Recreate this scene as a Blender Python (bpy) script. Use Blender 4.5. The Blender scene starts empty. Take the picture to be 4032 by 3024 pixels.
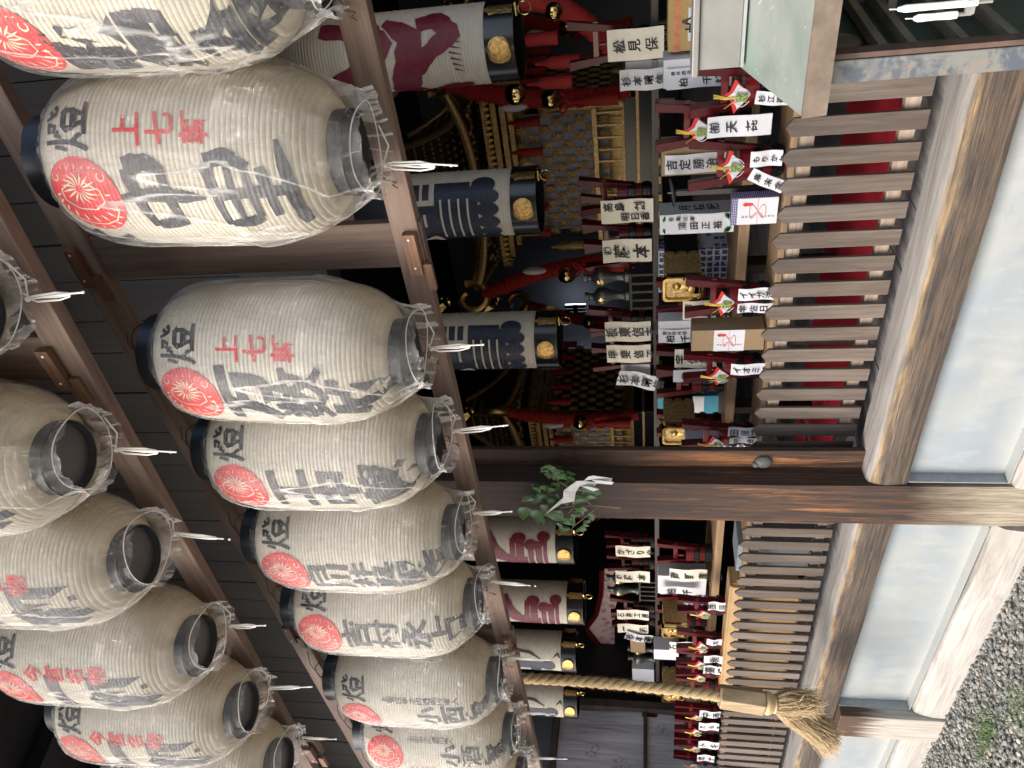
import bpy, bmesh, math, random
import numpy as np
from mathutils import Vector, Matrix, noise
random.seed(7); rng = np.random.default_rng(7)
S = bpy.context.scene
rad = math.radians
# ------------------------------------------------------------------ camera
F = 3028.0
Rw = np.array([[0.7529147305498203, -0.12463214360575257, -0.6462091281476349],
               [0.6580351890528265, 0.12698259696583925, 0.7422028766018236],
               [-0.010445022226023665, -0.9840438246582549, 0.17761940395872175]])
CAM = np.array([0, -2.1693, 1.5])
cd = bpy.data.cameras.new('camera'); cam = bpy.data.objects.new('camera', cd); S.collection.objects.link(cam)
cd.sensor_width = 36; cd.lens = 36*F/4032; cd.clip_start = .05; cd.clip_end = 500
r_, d_, f_ = Rw[:, 0], Rw[:, 1], Rw[:, 2]
cam.matrix_world = Matrix(((d_[0], r_[0], -f_[0], CAM[0]), (d_[1], r_[1], -f_[1], CAM[1]), (d_[2], r_[2], -f_[2], CAM[2]), (0, 0, 0, 1)))
S.camera = cam
# ------------------------------------------------------------------ light
w = bpy.data.worlds.new("World"); S.world = w; w.use_nodes = True
wn = w.node_tree; bg = wn.nodes['Background']
sky = wn.nodes.new('ShaderNodeTexSky'); sky.sky_type = 'NISHITA'; sky.sun_disc = False
SUN_EL, SUN_AZ = rad(45), rad(200)      # azimuth measured clockwise from +Y
sky.sun_elevation = SUN_EL; sky.sun_rotation = SUN_AZ; sky.air_density = 1.0; sky.dust_density = 4.0; sky.ozone_density = .6
bg.inputs[1].default_value = .15
wn.links.new(sky.outputs[0], bg.inputs[0])
sd = bpy.data.lights.new('sun', 'SUN'); sun = bpy.data.objects.new('sun', sd); S.collection.objects.link(sun)
sd.energy = .9; sd.angle = rad(40); sd.color = (1, .95, .88)
sdir = Vector((math.sin(SUN_AZ)*math.cos(SUN_EL), math.cos(SUN_AZ)*math.cos(SUN_EL), math.sin(SUN_EL)))
sun.rotation_euler = sdir.to_track_quat('Z', 'Y').to_euler()
S.view_settings.view_transform = 'Standard'; S.view_settings.look = 'None'; S.view_settings.gamma = 1
S.view_settings.exposure = 1.68
S.cycles.transparent_max_bounces = 16; S.cycles.max_bounces = 8; S.cycles.caustics_reflective = False; S.cycles.caustics_refractive = False
S.cycles.use_denoising = True

def at(px, py, Y=None, Z=None, X=None):
    d = Rw @ np.array([3024-py-1512, px-2016, F])
    t = (Y-CAM[1])/d[1] if Y is not None else (Z-CAM[2])/d[2] if Z is not None else (X-CAM[0])/d[0]
    return CAM+d*t
# ------------------------------------------------------------------ materials
class NT:
    def __init__(s, name):
        s.m = bpy.data.materials.new(name); s.m.use_nodes = True; s.t = s.m.node_tree
        s.b = s.t.nodes['Principled BSDF']; s.out = s.t.nodes['Material Output']; s._c = None
    def n(s, typ, **k):
        x = s.t.nodes.new('ShaderNode'+typ)
        for a, v in k.items():
            if a in x.inputs.keys(): s.set(x.inputs[a], v)
            else: setattr(x, a, v)
        return x
    def set(s, i, v):
        if hasattr(v, 'is_output') or isinstance(v, bpy.types.NodeSocket): s.t.links.new(v, i)
        else: i.default_value = v
    def co(s, sc=(1, 1, 1), loc=(0, 0, 0)):
        if s._c is None: s._c = s.n('TexCoord').outputs['Object']
        mp = s.n('Mapping'); s.t.links.new(s._c, mp.inputs[0]); mp.inputs['Scale'].default_value = sc; mp.inputs['Location'].default_value = loc
        return mp.outputs[0]
    def noise(s, sc, scale=1., detail=6, rough=.6, dist=0., loc=(0, 0, 0)):
        x = s.n('TexNoise'); s.t.links.new(s.co(sc, loc), x.inputs['Vector'])
        x.inputs['Scale'].default_value = scale; x.inputs['Detail'].default_value = detail
        x.inputs['Roughness'].default_value = rough; x.inputs['Distortion'].default_value = dist
        return x.outputs[0]
    def ramp(s, v, lo, hi, a=0., b=1.):
        x = s.n('MapRange'); s.set(x.inputs[0], v); x.inputs[1].default_value = lo; x.inputs[2].default_value = hi
        x.inputs[3].default_value = a; x.inputs[4].default_value = b
        return x.outputs[0]
    def mix(s, f, a, b, bt='MIX'):
        x = s.n('Mix', data_type='RGBA', blend_type=bt); s.set(x.inputs[0], f)
        for i, v in ((6, a), (7, b)): s.set(x.inputs[i], (*v, 1) if isinstance(v, tuple) and len(v) == 3 else v)
        return x.outputs[2]
    def math(s, op, a, b=0.):
        x = s.n('Math', operation=op); s.set(x.inputs[0], a); s.set(x.inputs[1], b); return x.outputs[0]
    def sep(s, v=None):
        x = s.n('SeparateXYZ'); s.set(x.inputs[0], v or s.co()); return x.outputs
    def bump(s, h, strength=.3, dist=.002):
        x = s.n('Bump'); s.set(x.inputs['Height'], h); x.inputs['Strength'].default_value = strength; x.inputs['Distance'].default_value = dist
        s.t.links.new(x.outputs[0], s.b.inputs['Normal']); return x.outputs[0]
    def fin(s, col=None, rough=.6, metal=0., **k):
        if col is not None: s.set(s.b.inputs['Base Color'], (*col, 1) if isinstance(col, tuple) and len(col) == 3 else col)
        s.set(s.b.inputs['Roughness'], rough); s.set(s.b.inputs['Metallic'], metal)
        for a, v in k.items(): s.set(s.b.inputs[a.replace('_', ' ')], v)
        return s.m

def plain(name, col, rough=.6, metal=0., var=.12, vs=40, bump=0., **k):
    t = NT(name); n1 = t.noise((1, 1, 1), vs, 5)
    c = t.mix(t.ramp(n1, .3, .7), tuple(x*(1-var) for x in col), tuple(min(1, x*(1+var)) for x in col))
    if bump: t.bump(n1, bump, .002)
    return t.fin(c, rough, metal, **k)

def wood(name, dark, mid, light, axis='X', g=1., rough=.78, bump=.35, blotch=None):
    t = NT(name); a = 'XYZ'.index(axis)
    def sc(l, c): v = [c*g]*3; v[a] = l*g; return tuple(v)
    big = t.noise(sc(.8, 5), 1, 4, .55, .6)
    grain = t.noise(sc(2.5, 55), 1, 8, .65, .8)
    fine = t.noise(sc(7, 230), 1, 4, .6, .3)
    wv = t.n('TexWave', wave_type='BANDS', bands_direction={'X': 'Z', 'Y': 'X', 'Z': 'X'}[axis]); t.set(wv.inputs[0], t.co(sc(.6, 9)))
    wv.inputs['Scale'].default_value = 1; wv.inputs['Distortion'].default_value = 9; wv.inputs['Detail'].default_value = 3; wv.inputs['Detail Scale'].default_value = 1.2
    c = t.mix(t.ramp(grain, .35, .68), dark, mid)
    c = t.mix(t.ramp(big, .42, .66), c, light)
    c = t.mix(t.math('MULTIPLY', t.ramp(wv.outputs[1], .2, 1.), .35), c, dark)
    c = t.mix(t.ramp(fine, .5, .75, 0, .5), c, tuple(x*.35 for x in dark))
    if blotch: c = t.mix(t.ramp(t.noise(sc(3, 8), 1, 5, .6, .4, (3, 1, 2)), blotch[1], blotch[1]+.1), c, blotch[0])
    t.bump(t.math('ADD', t.math('ADD', grain, t.math('MULTIPLY', fine, .5)), t.math('MULTIPLY', wv.outputs[1], .4)), bump, .003)
    return t.fin(c, rough)

MT = {}
MT['rack'] = wood('rack wood', (.125, .08, .06), (.225, .155, .12), (.285, .205, .165), 'X', rough=.7, bump=.2)
MT['rackv'] = wood('rack post wood', (.09, .056, .042), (.165, .11, .083), (.21, .15, .118), 'Z', rough=.7, bump=.2)
MT['rackend'] = wood('rack key wood', (.09, .04, .02), (.20, .095, .05), (.28, .14, .08), 'X', g=2, rough=.6, bump=.2)
MT['picket'] = wood('picket wood', (.085, .064, .050), (.155, .120, .097), (.205, .170, .142), 'Z', g=1.4, rough=.75, bump=.15)
for _k in ('picket',):
    m_ = MT[_k]; nt_ = m_.node_tree; oi_ = nt_.nodes.new('ShaderNodeObjectInfo'); hs = nt_.nodes.new('ShaderNodeHueSaturation'); mr = nt_.nodes.new('ShaderNodeMapRange'); mr.inputs[3].default_value = .78; mr.inputs[4].default_value = 1.18
    bi = nt_.nodes['Principled BSDF'].inputs['Base Color']; src = bi.links[0].from_socket; nt_.links.new(src, hs.inputs['Color']); nt_.links.new(oi_.outputs['Random'], mr.inputs[0]); nt_.links.new(mr.outputs[0], hs.inputs['Value']); nt_.links.new(hs.outputs[0], bi)
MT['rail'] = wood('fence rail wood', (.23, .17, .125), (.42, .33, .25), (.5, .40, .31), 'X', g=1.3, rough=.8, bump=.3)
MT['railedge'] = wood('new cut wood', (.42, .25, .12), (.58, .38, .2), (.66, .46, .27), 'X', rough=.6, bump=.1)
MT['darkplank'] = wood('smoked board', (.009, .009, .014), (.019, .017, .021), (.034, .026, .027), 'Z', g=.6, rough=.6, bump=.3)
MT['shelf'] = wood('dark shelf wood', (.028, .022, .018), (.06, .045, .036), (.085, .065, .05), 'X', rough=.55, bump=.2)
MT['bench'] = wood('bench wood', (.20, .12, .06), (.33, .21, .11), (.40, .27, .15), 'X', rough=.6, bump=.15)
MT['floor'] = wood('grey floor board', (.15, .15, .155), (.27, .27, .27), (.36, .355, .345), 'Y', g=.9, rough=.7, bump=.4)
MT['handle'] = wood('rope handle wood', (.26, .18, .09), (.46, .34, .19), (.56, .43, .26), 'Z', g=1.3, rough=.7, bump=.3)
MT['leg'] = wood('bracket wood', (.015, .012, .01), (.04, .03, .025), (.06, .045, .035), 'Y', rough=.6)
# sill: dark worn face, honey coloured worn arris, grey weathered top
t = NT('worn sill beam'); p = t.sep()
gr = t.noise((1.6, 62, 62), 1, 9, .7, .45); bl = t.noise((2.6, 12, 12), 1, 7, .7, .5); fn = t.noise((5, 190, 190), 1, 5, .7); cr = t.noise((1.6, 75, 75), 1, 5, .6, 1.6, (8, 2, 2))
c = t.mix(t.ramp(gr, .38, .62), (.034, .026, .021), (.125, .092, .066))
c = t.mix(t.ramp(bl, .52, .68, 0, .7), c, (.175, .115, .068)); c = t.mix(t.ramp(bl, .42, .32), c, (.028, .024, .023))
c = t.mix(t.ramp(fn, .47, .66, 0, .75), c, (.018, .014, .012)); c = t.mix(t.ramp(cr, .60, .66, 0, .8), c, (.012, .010, .009)); c = t.mix(t.ramp(cr, .40, .33, 0, .35), c, (.34, .27, .19))
arr = t.math('ADD', p[2], t.math('MULTIPLY', t.math('SUBTRACT', t.noise((3.2, 34, 34), 1, 7, .7), .5), .12))
c = t.mix(t.math('MULTIPLY', t.ramp(arr, .622, .656), t.ramp(t.noise((7, 60, 60), 1, 4, .6), .3, .6)), c, t.mix(t.ramp(fn, .4, .6), (.42, .30, .15), (.26, .165, .08)))
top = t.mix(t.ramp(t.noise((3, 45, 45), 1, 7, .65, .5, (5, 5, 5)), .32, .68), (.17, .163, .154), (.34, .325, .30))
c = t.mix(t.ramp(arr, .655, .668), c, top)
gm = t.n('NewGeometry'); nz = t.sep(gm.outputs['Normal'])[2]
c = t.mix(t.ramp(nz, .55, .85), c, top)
t.bump(t.math('ADD', gr, t.math('MULTIPLY', fn, .5)), .6, .006); MT['sill'] = t.fin(c, .75)
# pillar: rust-brown streaks, dark band, bleached foot
t = NT('weathered pillar'); p = t.sep()
gr = t.noise((95, 95, 2.4), 1, 9, .75, .35); st = t.noise((34, 34, 1.6), 1, 7, .7, .6, (4, 4, 1)); fn = t.noise((260, 260, 8), 1, 4, .7)
c = t.mix(t.ramp(gr, .4, .62), (.013, .008, .006), (.105, .045, .021))
c = t.mix(t.ramp(t.noise((22, 22, 1.3), 1, 7, .7, .5), .52, .64), c, (.34, .145, .052))
c = t.mix(t.ramp(st, .57, .64), c, (.022, .016, .014))
c = t.mix(t.ramp(t.math('ADD', p[2], t.math('MULTIPLY', t.math('SUBTRACT', t.noise((9, 9, 2), 1, 4), .5), .5)), .83, .62, 0, .75), c, t.mix(t.ramp(gr, .45, .6), (.016, .011, .009), (.085, .042, .022)))
c = t.mix(t.ramp(t.math('ADD', p[2], t.math('MULTIPLY', t.math('SUBTRACT', t.noise((7, 7, 1.5), 1, 5), .5), .8)), .5, .16), c, t.mix(t.ramp(gr, .35, .65), (.24, .20, .135), (.46, .41, .32)))
c = t.mix(t.ramp(t.math('ADD', p[2], t.math('MULTIPLY', st, .6)), 1.5, 1.95, 0, .85), c, t.mix(gr, (.02, .013, .011), (.075, .04, .028)))
c = t.mix(t.ramp(fn, .48, .66, 0, .7), c, (.012, .008, .006))
t.bump(t.math('ADD', gr, t.math('MULTIPLY', fn, .4)), .55, .005); MT['pillar'] = t.fin(c, .7)
# base beam: bleached silver white
t = NT('bleached base beam'); p = t.sep()
gr = t.noise((2, 45, 45), 1, 8, .6, .8); bl = t.noise((2, 9, 12), 1, 5, .6, .6)
c = t.mix(t.ramp(gr, .3, .7), (.34, .32, .29), (.47, .455, .43)); c = t.mix(t.ramp(bl, .54, .70, 0, .7), c, (.25, .225, .20)); c = t.mix(t.ramp(t.noise((3, 170, 170), 1, 5, .7), .52, .68, 0, .6), c, (.15, .13, .11))
c = t.mix(t.ramp(t.noise((1.5, 30, 30), 1, 5, .6, 1.5, (2, 1, 5)), .60, .70, 0, .4), c, (.36, .31, .25)); t.bump(gr, .5, .005); MT['base'] = t.fin(c, .8)
t = NT('short post wood'); p = t.sep(); gr = t.noise((60, 60, 3), 1, 8, .65, .6)
c = t.mix(t.ramp(gr, .3, .7), (.30, .27, .23), (.50, .47, .43))
c = t.mix(t.ramp(t.math('ADD', p[2], t.math('MULTIPLY', t.math('SUBTRACT', t.noise((40, 40, 1.5), 1, 3), .5), .5)), .3, .42), c, t.mix(gr, (.02, .014, .01), (.13, .07, .035)))
t.bump(gr, .4, .004); MT['spost'] = t.fin(c, .75)
# sheet metal
t = NT('dull sheet metal'); p2 = t.sep(); n1 = t.noise((2, 2, 2.5), 1.6, 6, .65, .8); n2 = t.noise((9, 9, 3), 2, 6, .7, .5)
c = t.mix(t.ramp(n1, .38, .62), (.385, .41, .41), (.325, .375, .415)); c = t.mix(t.ramp(n2, .5, .7, 0, .6), c, (.44, .465, .46))
sc = t.noise((3, 3, 26), 1, 3, .5, 2.5, (1, 2, 3)); sc2 = t.math('ABSOLUTE', t.math('SUBTRACT', sc, .5)); msk = t.ramp(t.noise((4, 4, 4), 1.3, 2, .5, 0, (9, 1, 1)), .55, .62)
c = t.mix(t.math('MULTIPLY', t.ramp(sc2, .004, .0, 0, .55), msk), c, (.34, .40, .45))
gz = t.ramp(t.math('ADD', p2[2], t.math('MULTIPLY', t.math('SUBTRACT', n2, .5), .12)), .25, .16); c = t.mix(t.math('MULTIPLY', gz, .45), c, (.50, .49, .44)); wp = t.noise((14, 14, 60), 1, 5, .75, .2, (5, 1, 7)); c = t.mix(t.ramp(wp, .60, .68, 0, .5), c, (.30, .34, .37))
t.bump(n1, .25, .006); MT['tin'] = t.fin(c, t.ramp(n2, .3, .7, .42, .6), .25)
MT['tinedge'] = plain('sheet metal flange', (.34, .37, .39), .45, .3)
# gravel, soil
t = NT('gravel stone'); oi = t.n('NewGeometry'); rp = oi.outputs['Random Per Island']
c = t.n('ValToRGB'); t.set(c.inputs[0], rp); e = c.color_ramp.elements; e[0].color = (.14, .15, .145, 1); e[1].color = (.50, .48, .43, 1); e[1].position = 1
x = e.new(.45); x.color = (.25, .26, .25, 1); x = e.new(.8); x.color = (.34, .34, .31, 1); x = e.new(.93); x.color = (.42, .37, .30, 1)
cc = t.mix(t.noise((1, 1, 1), 90, 4), c.outputs[0], (.30, .30, .28), 'MULTIPLY'); cc = t.mix(.55, c.outputs[0], cc); t.bump(t.noise((1, 1, 1), 160, 4), .4, .002); MT['stone'] = t.fin(cc, .8)
MT['soil'] = plain('gritty ground', (.20, .19, .165), .95, var=.4, vs=120, bump=.6)
MT['grass'] = plain('grass', (.10, .17, .04), .7, var=.4)
# paper lantern
t = NT('lantern paper'); p = t.sep()
n1 = t.noise((1, 1, 1), 18, 5); n2 = t.noise((30, 30, 300), 1, 3)
c = t.mix(t.ramp(n1, .3, .7), (.82, .77, .66), (.88, .84, .74)); c = t.mix(t.ramp(p[2], .14, .03, 0, .7), c, (.76, .68, .50))
oi = t.n('ObjectInfo'); c = t.mix(t.ramp(oi.outputs['Random'], 0, 1, 0, .55), c, (.80, .735, .60)); st_ = t.noise((1, 1, .5), 9, 5, .6, .5, (1, 2, 3)); c = t.mix(t.ramp(st_, .60, .72, 0, .35), c, (.66, .56, .40))
t.bump(t.math('ADD', t.noise((60, 60, 12), 1, 4), n2), .25, .002); t.fin(c, .65)
tr = t.n('BsdfTranslucent'); t.set(tr.inputs[0], t.mix(0., (.85, .74, .55), (.85, .74, .55))); mx = t.n('MixShader'); mx.inputs[0].default_value = .28
t.t.links.new(t.b.outputs[0], mx.inputs[1]); t.t.links.new(tr.outputs[0], mx.inputs[2]); t.t.links.new(mx.outputs[0], t.out.inputs[0]); MT['paper'] = t.m
t = NT('inner lantern paper'); n1 = t.noise((1, 1, 1), 30, 5); wv = t.n('TexWave', bands_direction='Z'); t.set(wv.inputs[0], t.co((1, 1, 1))); wv.inputs['Scale'].default_value = 28
c = t.mix(t.ramp(n1, .3, .7), (.60, .54, .44), (.68, .62, .52)); t.bump(wv.outputs[1], .5, .003); MT['paper2'] = t.fin(c, .7)
def ink(name, col, rough=.45):
    t = NT(name); n1 = t.noise((40, 40, 40), 1, 5); wv = t.n('TexWave', bands_direction='Z'); t.set(wv.inputs[0], t.co()); wv.inputs['Scale'].default_value = 34
    c = t.mix(t.ramp(n1, .35, .7), col, tuple(min(1, x*1.5+.008) for x in col)); t.bump(wv.outputs[1], .35, .002); return t.fin(c, rough)
MT['ink'] = ink('lantern ink', (.028, .029, .034)); MT['red'] = ink('vermilion ink', (.58, .035, .04)); MT['navy'] = ink('navy ink', (.008, .012, .028)); MT['crim'] = ink('crimson ink', (.14, .008, .024))
MT['cream'] = plain('cream line', (.76, .68, .48), .6)
MT['sumi'] = plain('writing ink', (.012, .011, .016), .5)
MT['blackring'] = plain('black lacquer ring', (.012, .016, .022), .35)
MT['neck'] = plain('dark neck band', (.05, .052, .056), .4)
MT['lacq'] = plain('black lacquer', (.006, .006, .008), .24)
MT['dull'] = plain('dull black', (.012, .012, .015), .5)
def gold(name, col, rough, bs, bst, metal=1.):
    t = NT(name); n1 = t.noise((1, 1, 1), bs, 4, .6, .5); c = t.mix(t.ramp(n1, .35, .65), tuple(x*.45 for x in col), col); t.bump(n1, bst, .004); return t.fin(c, rough, metal)
MT['gold'] = gold('chased gold', (.85, .56, .20), .28, 110, .8)
MT['goldp'] = gold('polished brass', (.85, .62, .25), .12, 12, .1)
MT['goldd'] = gold('old gilding', (.66, .45, .19), .42, 90, .8, .55)
MT['roofg'] = gold('gilt lacquer roof', (.20, .13, .06), .35, 60, .6, .5)
MT['bronze'] = plain('grey metal flask', (.13, .14, .13), .35, .7)
MT['redlac'] = plain('red lacquer', (.085, .005, .009), .28, var=.25, Specular_IOR_Level=.3)
MT['redkeg'] = plain('red keg body', (.15, .008, .011), .22, var=.2)
t = NT('red cord'); wv = t.n('TexNoise'); t.set(wv.inputs[0], t.co((200, 200, 30))); c = t.mix(wv.outputs[0], (.22, .008, .008), (.46, .022, .014)); t.bump(wv.outputs[0], .5, .003); MT['cord'] = t.fin(c, .7)
MT['carpet'] = plain('red carpet', (.66, .022, .045), .95, var=.15, vs=300, bump=.3)
MT['slip'] = plain('cream card', (.86, .80, .66), .7, var=.04)
MT['white'] = plain('white paper', (.80, .80, .84), .6, var=.03)
MT['thread'] = plain('white cotton string', (.86, .85, .81), .8, var=.05)
MT['mred'] = plain('red festive paper', (.62, .03, .03), .5)
MT['mgold'] = plain('gold thread', (.75, .58, .10), .35, .5)
MT['mgreen'] = plain('green gold knot', (.30, .38, .10), .4, .3)
MT['pink'] = plain('pink ribbon print', (.70, .40, .40), .6)
MT['greenp'] = plain('green leaf print', (.03, .18, .06), .6)
MT['card'] = plain('brown cardboard', (.36, .25, .14), .75, var=.08)
MT['card2'] = plain('kraft wrapping', (.33, .23, .13), .7, var=.06)
MT['yellow'] = plain('ochre box board', (.50, .33, .12), .6, var=.06)
MT['greybox'] = plain('grey box side', (.42, .44, .45), .6, var=.05)
MT['teal'] = plain('teal wrapping', (.03, .25, .36), .6)
t = NT('indigo print wrapping'); br = t.n('TexBrick'); t.set(br.inputs[0], t.co((1, 1, 1))); v = t.n('TexVoronoi'); t.set(v.inputs[0], t.co((1, 1, 1))); v.inputs['Scale'].default_value = 55
ck = t.n('TexVoronoi', distance='CHEBYCHEV', feature='F1'); t.set(ck.inputs[0], t.co()); ck.inputs['Scale'].default_value = 32; ck.inputs['Randomness'].default_value = .15
c = t.mix(t.ramp(ck.outputs[0], .36, .38), (.05, .06, .14), (.62, .63, .68)); c = t.mix(t.ramp(v.outputs[0], .28, .24), c, (.66, .67, .72)); MT['indigo'] = t.fin(c, .7)
t = NT('purple dot border'); v = t.n('TexVoronoi'); t.set(v.inputs[0], t.co()); v.inputs['Scale'].default_value = 150; v.inputs['Randomness'].default_value = .1
MT['purple'] = t.fin(t.mix(t.ramp(v.outputs[0], .3, .36), (.6, .6, .72), (.09, .07, .22)), .7)
t = NT('flower print cloth'); v = t.n('TexVoronoi', feature='F2'); t.set(v.inputs[0], t.co()); v.inputs['Scale'].default_value = 22
MT['flower'] = t.fin(t.mix(t.ramp(v.outputs[0], .3, .75), (.20, .05, .05), (.50, .36, .34)), .8)
# verdigris copper
t = NT('verdigris copper'); n1 = t.noise((1, 1, 1), 7, 7, .65, .6); n2 = t.noise((1, 1, 1), 60, 5)
c = t.mix(t.ramp(n1, .36, .62), (.20, .24, .215), (.285, .31, .285)); c = t.mix(t.ramp(t.noise((1, 1, 1), 3, 3, .5, .5, (2, 3, 1)), .52, .6, 0, .7), c, (.19, .285, .24)); c = t.mix(t.ramp(n2, .66, .72, 0, .7), c, (.6, .66, .6))
t.bump(n1, .2, .004); MT['copper'] = t.fin(c, .55, .15)
t = NT('stained copper post'); n1 = t.noise((1, 1, 1), 16, 8, .7, .6); c = t.mix(t.ramp(n1, .46, .56), (.19, .195, .18), (.085, .10, .125)); c = t.mix(t.ramp(t.noise((1, 1, 1), 11, 6, .6, .5, (7, 1, 2)), .6, .68), c, (.34, .16, .11)); MT['cpost'] = t.fin(c, .6, .2)
MT['cbrown'] = plain('brown copper edge', (.22, .175, .14), .5, .3, var=.3, vs=25)
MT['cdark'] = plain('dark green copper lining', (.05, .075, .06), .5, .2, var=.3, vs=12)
MT['cframe'] = plain('oily iron frame', (.17, .15, .12), .5, .2, var=.35, vs=14)
MT['rust'] = plain('rusty lip', (.075, .045, .033), .7, var=.4, vs=25)
MT['wax'] = plain('candle wax', (.82, .82, .78), .4, var=.03, Subsurface_Weight=.2)
MT['leaf'] = plain('glossy leaf', (.045, .115, .03), .35, var=.45, vs=22)
MT['twig'] = plain('twig bark', (.30, .24, .16), .8)
MT['screen'] = NT('grey curtain cloth'); t = MT['screen']; v = t.n('TexVoronoi'); t.set(v.inputs[0], t.co((1, 1, 1))); v.inputs['Scale'].default_value = 3.6
c = t.mix(t.ramp(t.noise((1, 1, 1), 60, 4), .4, .7), (.38, .37, .40), (.44, .43, .46)); c = t.mix(t.math('MULTIPLY', t.ramp(v.outputs[0], .3, .2), t.ramp(t.noise((1, 1, 1), 55, 3), .48, .6)), c, (.24, .18, .19)); t.bump(t.noise((.6, 6, .6), 1, 3), .6, .05); MT['screen'] = t.fin(c, .9)
MT['bluewall'] = plain('slate blue wall', (.115, .125, .15), .8, var=.06)
MT['gauze'] = plain('pale gauze', (.30, .31, .38), .8)
MT['wire'] = plain('black wire', (.02, .018, .018), .5)
MT['lump'] = plain('grey worn boss', (.085, .088, .085), .7, var=.4, vs=40, bump=.8)
MT['iron'] = plain('old iron', (.055, .05, .052), .5, .5)
MT['screw'] = plain('screw head', (.62, .58, .50), .35, .6)
t = NT('hemp rope'); n1 = t.noise((1, 1, 1), 130, 5); c = t.mix(t.ramp(n1, .3, .7), (.36, .25, .12), (.56, .43, .25)); t.bump(n1, .8, .004); MT['rope'] = t.fin(c, .9)
MT['hemp'] = plain('loose hemp fibre', (.42, .31, .17), .7, var=.3, vs=60)
t = NT('daylit window'); em = t.n('Emission'); em.inputs[0].default_value = (.85, .9, 1, 1); em.inputs[1].default_value = 1.2; t.t.links.new(em.outputs[0], t.out.inputs[0]); MT['win'] = t.m
# thin clear plastic bag
t = NT('clear plastic film')
n1 = t.noise((1, 1, .28), 26, 7, .68, 1.6); n2 = t.noise((1, 1, 1), 75, 6, .7, 1.2); n3 = t.noise((7, 7, 2), 1, 3, .5, 1.)
rd = t.math('ABSOLUTE', t.math('SUBTRACT', n1, .5))
h = t.math('ADD', t.math('MULTIPLY', n1, 1.), t.math('ADD', t.math('MULTIPLY', n2, .35), t.math('MULTIPLY', t.ramp(rd, 0, .05), -.25)))
rd4 = t.math('ABSOLUTE', t.math('SUBTRACT', t.noise((5, 5, .7), 1, 3, .5, .9, (3, 8, 2)), .5))
bn = t.bump(h, .9, .012)
gl = t.n('BsdfGlossy'); gl.inputs['Roughness'].default_value = .1; gl.inputs[0].default_value = (1, 1, 1, 1); t.t.links.new(bn, gl.inputs['Normal'])
df = t.n('BsdfDiffuse'); df.inputs[0].default_value = (.95, .94, .91, 1); t.t.links.new(bn, df.inputs['Normal'])
tp = t.n('BsdfTransparent'); tp.inputs[0].default_value = (.997, .997, .997, 1)
m1 = t.n('MixShader'); t.set(m1.inputs[0], t.math('ADD', t.ramp(rd4, .012, .0, 0, .45), t.math('ADD', t.ramp(n3, .46, .70, .010, .18), t.ramp(rd, .010, 0, 0, .16)))); t.t.links.new(tp.outputs[0], m1.inputs[1]); t.t.links.new(df.outputs[0], m1.inputs[2])  # slight milkiness, plus painted white streaks and patches for highlights and sheen
fr = t.n('Fresnel'); fr.inputs[0].default_value = 1.45
m2 = t.n('MixShader'); t.set(m2.inputs[0], t.math('MINIMUM', t.math('ADD', t.math('MULTIPLY', fr.outputs[0], .62), t.ramp(rd, .022, 0, .004, .2)), .6)); t.t.links.new(m1.outputs[0], m2.inputs[1]); t.t.links.new(gl.outputs[0], m2.inputs[2])
t.t.links.new(m2.outputs[0], t.out.inputs[0]); MT['film'] = t.m
def tone(key, v):       # one even factor on a surface's own colour
    nt_ = MT[key].node_tree; hs = nt_.nodes.new('ShaderNodeHueSaturation'); hs.inputs['Value'].default_value = v
    bi = nt_.nodes['Principled BSDF'].inputs['Base Color']; src = bi.links[0].from_socket; nt_.links.new(src, hs.inputs['Color']); nt_.links.new(hs.outputs[0], bi)
for k_ in ('tin', 'tinedge', 'base', 'spost', 'picket', 'rail', 'railedge', 'sill', 'stone', 'soil', 'copper', 'cpost', 'cbrown', 'rack', 'rackv', 'rackend', 'pillar', 'white', 'card', 'card2', 'yellow', 'handle', 'redkeg', 'redlac', 'paper2', 'crim', 'darkplank', 'purple'): tone(k_, .86)
def M(k): return MT[k]
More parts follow.
